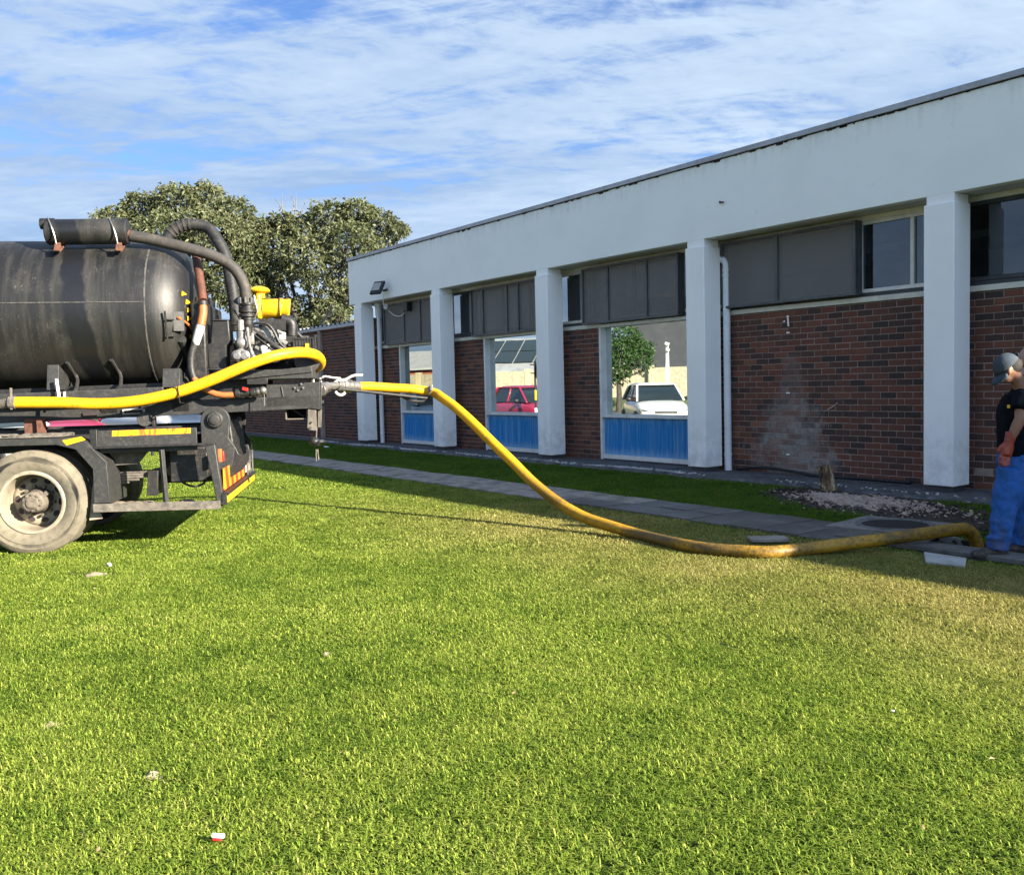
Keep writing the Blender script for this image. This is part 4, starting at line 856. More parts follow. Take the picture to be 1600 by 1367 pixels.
b = MB(); b.tube(smooth_path([(1.35, .35, .60), (1.45, .36, .55), (1.55, .36, .57), (1.6, .36, .64)], 4), .012, 6); tb(b, 'air_hose', m_rubber, bevel=0)
b = MB(); b.box((1.25, .3, .60), (1.62, .72, .95)); b.box((1.1, .8, .55), (1.65, 1.6, .95)); tb(b, 'rear_cross_beam', m_deepblack, bevel=.015)
# hook hinge plate with pivot
hp = []
for k in range(13): w = PI * (1.02 - k / 12 * 1.05); hp.append((1.675 + .145 * math.cos(w), .50, 1.20 + .145 * math.sin(w)))
b = MB(); b.prism(hp + [(1.80, .50, 1.02), (1.86, .50, .93), (1.835, .50, .76), (1.76, .50, .62), (1.62, .50, .62), (1.53, .50, .95)], (0, .06, 0)); hg = tb(b, 'hinge_plate', m_greym, bevel=.006)
hk = [(1.80, 1.0), (1.86, .93), (1.89, .855), (1.93, .835), (1.965, .86), (1.965, .92), (1.945, .945), (1.99, .945), (2.005, .88), (1.99, .78), (1.93, .69), (1.82, .62), (1.74, .62), (1.76, .9)]
b = MB(); b.prism([(x, .515, z) for x, z in hk], (0, .04, 0)); tb(b, 'hook', m_blackm, hg, .006)
b = MB(); b.lathe([(0, 0), (0, .035), (.005, .05), (.02, .05), (.02, .07), (.035, .085), (.06, .085)], (1.675, .44, 1.21), (0, 1, 0), 28); tb(b, 'pivot_cap', m_greym, hg, .003)
b = MB(); b.prism([(1.46, .7, 1.15), (1.62, .7, 1.26), (1.80, .7, 1.2), (1.85, .7, .7), (1.5, .7, .65)], (0, .9, 0)); tb(b, 'hinge_block', m_deepblack, bevel=.02)
b = MB(); b.prism(hp + [(1.80, .50, 1.02), (1.86, .50, .93), (1.835, .50, .76), (1.76, .50, .62), (1.62, .50, .62), (1.53, .50, .95)], (0, .06, 0)); b.v = [(x, y + 1.32, z) for x, y, z in b.v]; tb(b, 'hinge_plate', m_blackm)
# step platform on the near side
b = MB(); b.box((.60, -.02, .385), (1.77, .42, .405)); b.box((.60, -.03, .375), (1.77, -.005, .455)); b.v = [(x, y, z - (x - .6) * .015) for x, y, z in b.v]; stp = tb(b, 'step_board', m_dusty, bevel=.004)
b = MB()
for k in range(120):
    x = rng.uniform(.75, 1.7); y = rng.uniform(.02, .38); r = abs(rng.normal(0, .022)) + .006
    b.ball((x, y, .405 - (x - .6) * .015), (r * 1.6, r * 1.3, r * .6), 6, 4)
tag(tb(b, 'dried_mud', M('dried_mud', (0.18, 0.145, 0.10), (0.09, 0.07, 0.05), 18, 0.95, bump=.5), stp, 0), kind='stuff')
b = MB(); b.bar((1.262, .02, .40), (1.235, .04, .95), .045, .035); tb(b, 'step_post', m_greym)
b = MB(); b.prism([(1.645, 0, .97), (1.74, 0, .985), (1.80, 0, .42), (1.745, 0, .37)], (0, .09, 0)); tb(b, 'corner_post', m_greym, bevel=.008)
b = MB(); b.bar((.60, .05, .985), (1.74, .05, .99), .09, .02); tb(b, 'top_rail', m_blackm)
# mudguard
mg = [(-1.15, 1.0), (-.62, 1.10), (.42, 1.095), (.56, 1.055), (.74, .85), (.755, .46), (.745, .46), (.61, .46), (.615, .79), (.47, .98), (.30, 1.03), (-.60, 1.035), (-1.06, .96)]
b = MB(); b.prism([(x, -.02, z) for x, z in mg], (0, .025, 0)); mgd = tb(b, 'mudguard', m_greym)
b = MB()
out = [(-1.15, 1.0), (-.62, 1.10), (.42, 1.095), (.56, 1.055), (.74, .85), (.755, .46)]
for (xa, za), (xb, zb) in zip(out[:-1], out[1:]): b.prism([(xa, .005, za), (xb, .005, zb), (xb, .005, zb - .012), (xa, .005, za - .012)], (0, .66, 0))
tb(b, 'mudguard_shell', m_greym, mgd)
b = MB(); b.add([(0.355, -0.023, 1.071), (0.527, -0.023, 1.102), (0.566, -0.023, 1.07), (0.392, -0.023, 1.022)], [(0, 3, 2, 1)]); tb(b, 'yellow_tape', m_yellow, mgd, 0)
b = MB(); b.box((-.75, -.03, 1.105), (.36, .35, 1.125))
for k in range(60): x = rng.uniform(-.7, .34); b.ball((x, rng.uniform(-.02, .3), 1.125), (.05, .03, .012), 6, 4)
tb(b, 'mudguard_dirt', m_dusty, mgd, 0)
b = MB(); b.box((-.15, .5, 1.12), (.02, .62, 1.27)); b.box((-.02, .45, 1.1), (.03, .5, 1.27)); tb(b, 'support_bracket', m_rust)
b = MB(); b.prism([(.585, .08, .66), (.60, .08, .5), (.655, .08, .30), (.53, .08, .285)], (0, .02, 0)); tb(b, 'mud_flap', M('dusty_flap', (0.25, 0.21, 0.16), (0.14, 0.12, 0.09), 9, .8))
# rear bumper: U section, chevron plate, lamp cage
b = MB(); b.box((1.77, 0, .395), (1.83, 2.35, .50)); b.box((1.75, .0, .50), (1.86, 2.35, .515)); bp = tb(b, 'rear_bumper', m_blackm, bevel=.004)
b = MB(); b.box((1.8305, .04, .41), (1.834, 2.33, .475)); tb(b, 'yellow_strip', M('bumper_tape', (0.62, 0.35, 0.015), (0.55, 0.28, 0.01), 5, 0.35, dirt=(.2, .14, .08), damt=.4), bp, 0)
def chevron():
    m = MT('chevron_board'); sp = m.n('ShaderNodeSeparateXYZ'); m.l(m.obj(), sp.inputs[0])
    k = m.math('FRACT', m.math('MULTIPLY', m.math('ADD', sp.outputs[1], m.math('MULTIPLY', sp.outputs[2], 0.45)), 2.9))
    c = m.mix(m.step(k, 0.47, 0.50), (0.60, 0.24, 0.012), (0.58, 0.045, 0.012)); d = m.noise(14, 5, .7); c = m.mix(m.math('MULTIPLY', m.step(d, .5, .75), .4), c, (.25, .15, .08)); m.base(c).p(rough=.35); return m.m
b = MB(); b.box((1.79, .1, .525), (1.798, 1.75, .74)); tb(b, 'chevron_board', chevron(), bp, 0)
b = MB(); b.box((1.70, .12, .55), (1.788, 2.2, .62)); tb(b, 'board_backing', m_blackm, bp)
b = MB(); b.box((1.74, 1.85, .53), (1.80, 2.25, .76)); lc = tb(b, 'tail_lamp', M('lamp_grey', (.4, .37, .33), (.25, .23, .2), 12, .5, dirt=MUD, damt=.4), bp, .01)
b = MB(); b.box((1.74, .14, .80), (1.775, .20, .93)); tb(b, 'marker_lamp', m_orange, bp, .004)
b = MB(); b.box((1.745, .26, .80), (1.78, .31, .90)); tb(b, 'marker_lamp', m_redplastic, bp, .004)
b = MB()
for z in (.55, .66, .78): b.tube([(1.82, 1.8, z), (1.82, 2.3, z)], .009, 6)
for y in (1.8, 2.05, 2.3): b.tube([(1.82, y, .52), (1.82, y, .86)], .009, 6)
tb(b, 'lamp_cage', m_steel, bp, 0)
b = MB(); b.box((1.79, 1.9, .80), (1.80, 2.2, .90)); tb(b, 'reflector', m_orange, bp, 0)

# wheels
def tyre_material():
    m = MT('tyre'); O_ = m.obj(); sp = m.n('ShaderNodeSeparateXYZ'); m.l(O_, sp.inputs[0])
    rad = m.math('SQRT', m.math('ADD', m.math('MULTIPLY', sp.outputs[0], sp.outputs[0]), m.math('MULTIPLY', sp.outputs[2], sp.outputs[2])))
    n1 = m.noise(1.716, 3.3, 0.396); n2 = m.noise(19.8, 3.96, 0.4752); n3 = m.noise(3.3, 3.3, 0.429)
    c = m.mix(m.step(n1, 0.30, 0.62), (0.099, 0.0891, 0.0693), (0.1551, 0.1353, 0.099)); c = m.mix(m.math('MULTIPLY', m.step(n2, 0.46, 0.70), 0.45), c, (0.066, 0.0594, 0.04752))
    # scuffed black where the sidewall bulges most
    ring = m.math('ADD', m.math('ABSOLUTE', m.math('SUBTRACT', rad, .415)), m.math('MULTIPLY', m.math('SUBTRACT', n3, .5), .09))
    c = m.mix(m.math('MULTIPLY', m.step(ring, .006, .020, 1.0, 0.0), m.step(n1, .40, .60, 1.0, .0)), c, (0.01584, 0.01518, 0.01452))
    m.base(c).p(rough=.9, spec=.15); m.bump(n2, .4, .01); return m.m
m_tyre = tyre_material()
def make_wheel(name):
    w = empty(name, (0, 0, 0), 0, truck); A_ = (0, 1, 0); c0 = (0, 0, 0)
    for k, off in enumerate((0.0, .325)):
        pr = [(.055, .292), (.028, .305), (.010, .335), (.0, .375), (.0, .40), (.006, .405), (.006, .425), (.004, .44), (.022, .478), (.042, .4965), (.075, .4995), (.08, .490), (.088, .490), (.093, .5), (.135, .501), (.14, .490), (.148, .490), (.153, .501), (.20, .5), (.205, .49), (.213, .49), (.218, .4995), (.25, .496), (.27, .478), (.288, .44), (.292, .40), (.29, .36), (.26, .30)]
        b = MB(); b.lathe([(h + off, r) for h, r in pr], c0, A_, 72); tb(b, 'tyre', m_tyre, w, 0, 28)
    b = MB(); b.lathe([(.022, .272), (.018, .29), (.03, .306), (.045, .300), (.055, .275), (.10, .264), (.20, .258), (.285, .252), (.285, .262), (.045, .31)], c0, A_, 64); b.lathe([(.30, .30), (.34, .28), (.52, .27)], c0, A_, 48); tb(b, 'rim', m_rimpaint, w, 0, 40)
    b = MB(); b.lathe([(.285, .254), (.262, .236), (.252, .215), (.248, .15), (.262, .125), (.262, .02)], c0, A_, 64); tb(b, 'wheel_disc', m_rimpaint, w, 0, 40)
    b = MB()
    for k in range(10):
        q = k * 2 * PI / 10 + .2; cx, cz = .196 * math.cos(q), .196 * math.sin(q); pts = []
        for j in range(14):
            a = j * 2 * PI / 14; u, v = .024 * math.cos(a), .034 * math.sin(a); pts.append((cx + u * math.cos(q) - v * math.sin(q), (.2455), cz + u * math.sin(q) + v * math.cos(q)))
        b.prism(pts, (0, .012, 0))
    tb(b, 'hand_hole_dark', m_joint_hole_dark, w, 0)  # dark discs painted as the shade inside the hand holes
    b = MB(); b.lathe([(.262, .125), (.22, .118), (.12, .105), (.06, .10), (.045, .09), (.04, .06), (.03, .055), (.03, 0)], c0, A_, 40)
    for k in range(10): q = k * 2 * PI / 10; b.cyl((.078 * math.cos(q), .055, .078 * math.sin(q)), (.078 * math.cos(q), .030, .078 * math.sin(q)), .012, n=6)
    tb(b, 'hub', m_hub, w, .002)
    for k in range(10):
        q = k * 2 * PI / 10 + .2; b = MB(); b.cyl((.142 * math.cos(q), .25, .142 * math.sin(q)), (.142 * math.cos(q), .20, .142 * math.sin(q)), .016, n=6); tb(b, 'wheel_nut', m_hub, w, .002)
    for q in (.95, 4.3): b = MB(); b.obox((.125 * math.cos(q), .16, .125 * math.sin(q)), (.05, .07, .045), (0, -q, 0)); tb(b, 'hub_lug', m_dusty, w, .006)
    return w
w1 = make_wheel('rear_wheel'); w1.location = (0.04, 0.0, 0.485); w1.rotation_euler = (0, .3, 0)
w2 = copy_tree(w1, truck); w2.location = (0.04, 2.40, 0.485); w2.rotation_euler = (0, .9, PI)
w3 = copy_tree(w1, truck); w3.location = (-6.3, .05, 0.485); w4 = copy_tree(w1, truck); w4.location = (-6.3, 2.35, 0.485); w4.rotation_euler = (0, .2, PI)
b = MB(); b.cyl((.04, .3, .485), (.04, 2.1, .485), .085); b.ball((.04, 1.2, .485), (.2, .22, .2)); b.cyl((-6.3, .3, .485), (-6.3, 2.1, .485), .07); tb(b, 'axle', m_deepblack, bevel=0)
b = MB(); b.prism([(1.02, .40, .72), (1.12, .40, .72), (1.10, .40, .47), (1.0, .40, .47)], (0, .35, 0)); tb(b, 'rear_flap', m_rubber)
b = MB(); b.box((-3.6, .06, .55), (-2.2, .60, 1.0)); tb(b, 'fuel_tank', m_greym, bevel=.05)
# plain cab at the front end
b = MB(); b.prism([(-7.4, .05, .6), (-7.5, .05, 1.5), (-7.25, .05, 2.65), (-5.55, .05, 2.7), (-5.5, .05, .9), (-5.8, .05, .9), (-6.0, .05, 1.05), (-6.6, .05, 1.05), (-6.8, .05, .8), (-6.9, .05, .6)], (0, 2.3, 0)); cab = tb(b, 'cab', m_whitem, bevel=.04)
b = MB(); b.box((-6.95, .035, 1.65), (-6.0, .055, 2.4)); b.box((-6.95, 2.345, 1.65), (-6.0, 2.365, 2.4)); b.box((-7.47, .3, 1.6), (-7.3, 2.1, 2.45)); tb(b, 'cab_window', m_blackplastic, cab, .01)

# ------------------------------------------------------------------ yellow hoses
def hose_material(name, zd0, zd1):
    m = MT(name); P = m.pos(); sp = m.n('ShaderNodeSeparateXYZ'); m.l(P, sp.inputs[0])
    n1 = m.noise(4, 6, .65, P); n2 = m.noise(30, 6, .72, P); n3 = m.noise(1.1, 3, .5, P)
    c = m.mix(n1, (0.62, 0.345, 0.006), (0.50, 0.255, 0.006)); c = m.mix(m.math('MULTIPLY', m.step(n2, .56, .68), .75), c, (0.05, 0.033, 0.011))
    c = m.mix(m.math('MULTIPLY', m.step(n1, .52, .72), .45), c, (0.17, 0.095, 0.012))
    zz = m.math('ADD', sp.outputs[2], m.math('MULTIPLY', m.math('SUBTRACT', n1, .5), .35)); low = m.step(zz, zd0, zd1, 1.0, 0.0)
    gr = m.step(m.math('ADD', n3, m.math('MULTIPLY', m.math('SUBTRACT', n2, .5), .5)), .40, .62, .45, 1.0)
    c = m.mix(m.math('MULTIPLY', m.math('MULTIPLY', low, gr), .90), c, (0.045, 0.034, 0.015))
    m.base(c).p(rough=.50, spec=.35); return m.m
def ribbed(pts, r, step, amp, n=14, rmod=None):
    P_ = resample(smooth_path(pts, 10), step); b = MB(); b.tube(P_, [r + (amp if k % 2 else -amp) for k in range(len(P_))], n); return b
sh = tag(empty('spare_hose', TO, TH), 'yellow hose strapped along the truck tank side and looping round its rear', 'hose')
b = ribbed([(-0.151, 0.27, 1.437), (0.069, 0.27, 1.431), (0.272, 0.27, 1.425), (0.595, 0.27, 1.404), (0.895, 0.26, 1.412), (1.167, 0.26, 1.452), (1.443, 0.26, 1.521), (1.753, 0.26, 1.634), (2.064, 0.28, 1.762), (2.311, 0.34, 1.842), (2.523, 0.5, 1.877), (2.671, 0.75, 1.863), (2.725, 1, 1.815), (2.705, 1.25, 1.759), (2.614, 1.5, 1.73), (2.479, 1.6, 1.721)], .056, .0125, .0022)
hs = b.build('hose_body', hose_material('yellow_hose', -1, -.5), sh, 0, 180)
b = MB(); b.cyl((-0.197, 0.27, 1.438), (-0.134, 0.27, 1.436), .062); b.bar((-0.166, 0.25, 1.579), (-0.171, 0.25, 1.37), .02, .02); b.cyl((-0.278, 0.3, 1.421), (-0.191, 0.27, 1.438), .05); b.build('coupling', m_dusty, sh, .003)
b = MB(); b.bar((1.374, 0.2, 1.642), (1.394, 0.2, 1.397), .02, .008); b.bar((1.394, 0.2, 1.397), (1.393, 0.4, 1.387), .02, .008); b.build('hook_strap', m_blackm, sh, .002)

dh = tag(empty('suction_hose', (-8, 6, 0)), 'long yellow suction hose running from the truck boom across the lawn to the pit', 'hose')
DO = Vector((-8, 6, 0))
def dloc(v): return Vector(v) - DO
def tw(q): return TM @ Vector(q)
HEND = (-4.259, 7.946, 0.122)
b = ribbed([tw((3.072, 1.75, 1.516)), tw((3.273, 1.78, 1.511)), tw((3.513, 1.8, 1.49)), tw((3.763, 1.8, 1.469)), tw((3.998, 1.8, 1.425)), (-9.459, 5.73, 1.363), (-9.191, 5.755, 1.243), (-8.865, 5.784, 1.062), (-8.532, 5.814, 0.854), (-8.213, 5.843, 0.663), (-7.909, 5.871, 0.473), (-7.617, 5.897, 0.325), (-7.336, 5.923, 0.215), (-7.066, 5.947, 0.143), (-6.722, 5.978, 0.095),
            (-6.397, 6.008, 0.055), (-5.897, 5.924, 0.055), (-5.508, 5.916, 0.055), (-5.245, 6.02, 0.055), (-5.028, 6.165, 0.055), (-4.913, 6.432, 0.059), (-4.748, 6.814, 0.083), (-4.579, 7.204, 0.107), (-4.432, 7.545, 0.13), (-4.332, 7.776, 0.144), (-4.276, 7.905, 0.136), (HEND[0] + .018, HEND[1] + .04, HEND[2] - .10), (HEND[0] + .02, HEND[1] + .045, HEND[2] - .25), (HEND[0] + .01, HEND[1] + .03, -.5)], .055, .0125, .0026)
b.v = [tuple(Vector(v) - DO) for v in b.v]; b.build('hose_body', hose_material('yellow_hose_muddy', .12, .95), dh, 0, 180)
b = MB(); q0, q1 = dloc(tw((2.88, 1.5, 1.535))), dloc(tw((3.124, 1.76, 1.515))); d_ = q1 - q0; k = d_.length
b.lathe([(0, 0), (0, .06), (.07, .06), (.08, .078), (.12, .08), (.13, .066), (.18, .066), (.19, .076), (.22, .076), (.23, .06), (k, .06), (k, 0)], q0, d_, 24); b.build('cam_coupling', m_steel, dh, .002)
b = MB(); b.tube([dloc(tw(v)) for v in smooth_path([(2.86, 1.5, 1.572), (2.911, 1.5, 1.593), (2.982, 1.55, 1.599), (3.071, 1.6, 1.642), (3.173, 1.7, 1.648)], 5)], .014, 8)
b.tube([dloc(tw(v)) for v in smooth_path([(2.724, 1.35, 1.624), (2.758, 1.4, 1.639), (2.841, 1.45, 1.623), (2.926, 1.5, 1.614)], 5)], .010, 6)
b.tube([dloc(tw(v)) for v in smooth_path([(2.863, 1.5, 1.462), (2.891, 1.5, 1.432), (2.934, 1.52, 1.423), (2.97, 1.55, 1.444)], 5)], .016, 8); b.build('cam_lever', m_whitem, dh, 0)
b = MB(); b.v = []; 
for px in (560, 672):
    q = dloc(tw((3.132, 1.77, 1.514) if px == 560 else (3.96, 1.8, 1.434))); t_ = (TM.to_3x3() @ Vector((1, 0, -.05))); b.lathe([(-.015, .057), (-.015, .062), (.015, .062), (.015, .057)], q, t_, 20, True)
b.build('hose_clamp', m_steel, dh, 0)

# ------------------------------------------------------------------ things on the ground by the pit
b = MB(); b.obox((0, 0, .02), (1.0, .84, .06))
mh = empty('manhole', (-5.18, 8.24, 0), .12); tag(mh, 'round open manhole, its dark shaft painted on a disc, in a pale concrete surround beside the path', 'manhole')
b.build('surround', M('manhole_concrete', (0.20, 0.185, 0.165), (0.14, 0.13, 0.115), 5, .85, bump=.4, dirt=(.05, .04, .03), damt=.4), mh, .008)
b = MB(); b.lathe([(.0511, .30), (.062, .335), (.066, .355), (.05, .375)], (0, 0, 0), (0, 0, 1), 40); b.build('ring', m_wetconc, mh, 0)
b = MB(); b.lathe([(.0525, 0), (.0525, .335)], (0, 0, 0), (0, 0, 1), 40); b.build('shaft_dark_disc', M('shaft_shade', (0.014, 0.010, 0.008), (0.009, 0.007, 0.006), 12, .8, bump=.5), mh, 0)  # near-black disc painted as the shade of the open shaft
# broken brick edging of the pit, each piece its own part
for k in range(26):
    side = k % 3
    if side == 0: x, y = rng.uniform(PIT[0], PIT[1]), PIT[3] + rng.uniform(-.02, .08)
    elif side == 1: x, y = PIT[0] + rng.uniform(-.1, .03), rng.uniform(PIT[2], PIT[3])
    else: x, y = rng.uniform(PIT[0], PIT[1] + .1), PIT[2] + rng.uniform(-.02, .03)
    b = MB(); b.obox((0, 0, 0), (.18, .10, .07), tuple(rng.normal(0, .15, 3))); o = b.build('broken_brick', m_wetconc, pit, .006); o.location = (x, y, rng.uniform(-.14, .0)); o.rotation_euler = (0, 0, rng.uniform(0, 3))
b = MB(); b.box((PIT[0] - .25, PIT[2] - .30, .003), (PIT[1] + 1.6, PIT[2] - .02, .05)); tag(b.build('concrete_kerb', m_wetconc, bevel=.01), 'grey concrete strip under the boots in front of the pit', 'kerb')
b = MB(); c_ = [(-4.27, 7.204, 0), (-3.902, 7.196, 0), (-3.754, 6.904, 0), (-4.043, 6.848, 0)]; b.prism([(x, y, .008) for x, y, z in c_], (0, 0, .028)); tag(b.build('paving_slab', m_stone, bevel=.008), 'loose pale concrete slab lying in grass in front of the boots', 'paving slab')
b = MB(); b.obox((-5.509, 6.756, 0.04), (.34, .2, .03), (0, 0, .9)); tag(b.build('stone_tile', m_slab, bevel=.005), 'loose grey tile lying at the path edge behind the hose', 'tile')

def patch(cx, cy, rx, ry, h, n=36, rings=6, rag=.25, rot=0.0):
    b = MB(); vs = [(cx, cy, h)]; ph = rng.uniform(0, 6, 5)
    for j in range(1, rings + 1):
        f = j / rings
        for k in range(n):
            w = 2 * PI * k / n; rg = 1 + rag * (.5 * math.sin(3 * w + ph[0]) + .35 * math.sin(5 * w + ph[1]) + .3 * math.sin(9 * w + ph[2]) + rng.normal(0, .12)) * f
            x, y = rx * f * rg * math.cos(w), ry * f * rg * math.sin(w)
            vs.append((cx + x * math.cos(rot) - y * math.sin(rot), cy + x * math.sin(rot) + y * math.cos(rot), max(.004, h * (1 - f ** 1.6) + (rng.normal(0, h * .18) if j < rings else -h)) if j < rings else .003))
    fs = [(0, 1 + k, 1 + (k + 1) % n) for k in range(n)] + [(1 + (j - 1) * n + k, 1 + j * n + k, 1 + j * n + (k + 1) % n, 1 + (j - 1) * n + (k + 1) % n) for j in range(1, rings) for k in range(n)]
    return b.add(vs, fs)
m_soil = M('dark_soil', (0.042, 0.030, 0.021), (0.022, 0.017, 0.012), 7, .95, bump=.9, bscale=40)
m_rubble = M('pink_rubble', (0.44, 0.335, 0.27), (0.30, 0.235, 0.19), 9, .9, bump=.8, bscale=45, dirt=(.06, .045, .035), damt=.5)
tag(patch(-6.6, 9.75, 1.75, .95, .035, rot=-.35).build('dark_soil', m_soil), kind='stuff')
tag(patch(-5.1, 9.05, 1.0, .55, .03, rot=-.2).build('dark_soil', m_soil), kind='stuff')
tag(patch(-6.62, 9.62, .92, .46, .075, rot=-.3).build('rubble_mound', m_rubble), 'low mound of pinkish broken plaster by the stump', 'rubble', kind='stuff')
b = MB()
for k in range(1600):
    r = abs(rng.normal(0, .42)); w = rng.uniform(0, 2 * PI); x, y = -6.4 + 1.7 * r * math.cos(w), 9.6 + .8 * r * math.sin(w) - .3 * r * math.cos(w); s_ = abs(rng.normal(0, .010)) + .005
    b.obox((x, y, .05 * max(0, 1 - r) + .015), (s_ * 1.7, s_, s_ * .8), tuple(rng.uniform(-.6, .6, 3)))
tag(b.build('rubble_crumbs', m_rubble, smooth=0), kind='stuff')
b = MB()
for k in range(500):
    x = rng.uniform(-8, -4.3); y = 9.6 - .3 * (x + 6.3) + rng.normal(0, .5); s_ = abs(rng.normal(0, .016)) + .007
    b.obox((x, y, .02), (s_ * 1.5, s_, s_ * .9), tuple(rng.uniform(-.7, .7, 3)))
tag(b.build('soil_clods', m_soil, smooth=0), kind='stuff')
# split stump
def bark():
    m = MT('stump_bark'); n_ = m.noise(1, 6, .7, stretch=(14, 14, 3)); c = m.ramp(n_, [(.32, (.02, .014, .01)), (.48, (.14, .095, .055)), (.58, (.42, .32, .19)), (.75, (.55, .46, .31))]); m.base(c).p(rough=.9, spec=.2); m.bump(n_, .9, .03); return m.m
b = MB(); B0, B1 = Vector((-7.429, 10.35, 0.008)), Vector((-7.489, 10.3, 0.334)); B0.z = 0.0
P_ = resample([B0, B1], .03); b.tube(P_, [.078 * (1.3 - .35 * k / len(P_)) for k in range(len(P_))], 18)
b.v = [tuple(Vector(v) + Vector((rng.normal(0, .010), rng.normal(0, .010), .030 * math.sin(55 * v[0] + 1) + rng.normal(0, .012) if v[2] > B1.z - .03 else 0))) for v in b.v]
tag(b.build('tree_stump', bark(), smooth=60), 'short split tree stump standing in the rubble by the brick wall', 'tree stump')
m_sand = M('bare_sand', (.34, .27, .18), (.22, .17, .11), 20, .95, bump=.6)
for q, r in (((-8.277, 1.615, 0), .085), ((-4.836, 2.126, 0), .03), ((-3.747, 0.905, 0), .035), ((-4.609, 0.68, 0), .05)):
    tag(patch(q[0], q[1], r * 1.3, r, .018, 18, 3).build('bare_soil', m_sand), kind='stuff')
b = MB()
for k in range(160):
    x, y = rng.uniform(-13, 2), rng.uniform(-1, 7.1); L_ = rng.uniform(.008, .02); a = rng.uniform(0, 6.28); z = rng.uniform(.022, .034); tl = rng.normal(0, .3)
    dx, dy = L_ * math.cos(a), L_ * math.sin(a); b.add([(x - dx, y - dy, z), (x - dy * .35, y + dx * .35, z + L_ * .3), (x + dx, y + dy, z + L_ * tl), (x + dy * .35, y - dx * .35, z)], [(0, 1, 2, 3)])
tag(b.build('fallen_leaves', M('dead_leaf', (.16, .11, .06), (.24, .19, .11), 3, .8, bump=0), smooth=0), kind='stuff')
# litter on the lawn
b = MB(); q = Vector((-8.518, 1.774, 0.03)); b.obox(q, (.034, .024, .026), (.3, .4, .5)); tag(b.build('white_scrap', m_white, bevel=.006), 'small crumpled white scrap on the grass below the truck wheel', 'litter')
w_ = tag(empty('sweet_wrapper', (-3.026, 0.925, 0.035)), 'white and red wrapper lying in the near grass', 'litter')
b = MB(); b.obox((0, 0, 0), (.042, .016, .010), (.2, .15, 1.0)); b.build('paper', m_white, w_, .003)
b = MB(); b.obox((.012, -.008, -.006), (.032, .010, .008), (.2, .1, 1.0)); b.build('red_end', m_redplastic, w_, .003)
b = MB(); b.obox((-21.764, 9.767, 0.04), (.12, .07, .02), (.1, .1, .4)); tag(b.build('white_scrap', m_white, bevel=.004), 'white scrap on the dark grass strip by the brick wing', 'litter')
b = MB(); b.obox((-2.317, 3.669, 0.03), (.014, .010, .004), (.4, .1, .4)); tag(b.build('white_scrap', m_cream, bevel=.002), 'tiny pale leaf scrap on the sunny lawn right of centre', 'litter')

# ------------------------------------------------------------------ people (local frame: x image right, y away, z up)
PF = (-3.81, 7.62, 0)
m_skin = M('skin', (0.23, 0.115, 0.07), (0.19, 0.09, 0.055), 12, .55, bump=.1, bscale=90)
m_shirt = M('black_shirt', (0.004, 0.005, 0.008), (0.007, 0.008, 0.012), 7, .95, bump=.5, bscale=14, spec=.08)
def overall_blue():
    m = MT('blue_workwear'); n1 = m.noise(5, 5, .6); n2 = m.noise(1, 4, .6, stretch=(9, 9, 2.2), dist=.6)
    sp = m.n('ShaderNodeSeparateXYZ'); m.l(m.obj(), sp.inputs[0]); n3 = m.noise(11, 6, .7); c = m.mix(n1, (0.016, 0.075, 0.26), (0.026, 0.11, 0.35)); lowz = m.step(m.math('ADD', sp.outputs[2], m.math('MULTIPLY', n3, .5)), .35, .75, .75, .12); c = m.mix(m.math('MULTIPLY', lowz, m.step(n3, .42, .62)), c, (.07, .062, .055)); m.base(c).p(rough=.85, spec=.15); m.bump(n2, .8, .05); return m.m
m_blue2 = overall_blue()
m_cap = M('grey_cap', (0.032, 0.046, 0.062), (0.024, 0.034, 0.047), 9, .8, bump=.3)
m_cap2 = M('pink_cap', (0.34, 0.21, 0.18), (0.28, 0.17, 0.145), 9, .8, bump=.3)
m_glove = M('red_glove', (0.23, 0.030, 0.014), (0.16, 0.020, 0.010), 9, .4, bump=.2, dirt=(.5, .2, .12), damt=.25)
m_boot = M('work_boot', (0.022, 0.019, 0.017), (0.035, 0.03, 0.026), 14, .75, bump=.3, dirt=(.16, .13, .10), damt=.5)
m_hair = M('dark_hair', (0.015, 0.012, 0.010), None, 40, .8, bump=.5)
E1, E2 = (1, 0, 0), (0, 1, 0)
def blob(mb, name, mat, parent, vox=.012, sm=6):
    o = mb.build(name, mat, parent, 0, 180)
    r = o.modifiers.new('remesh', 'REMESH'); r.mode = 'VOXEL'; r.voxel_size = vox; r.use_smooth_shade = True
    s_ = o.modifiers.new('smooth', 'SMOOTH'); s_.factor = .5; s_.iterations = sm
    return o
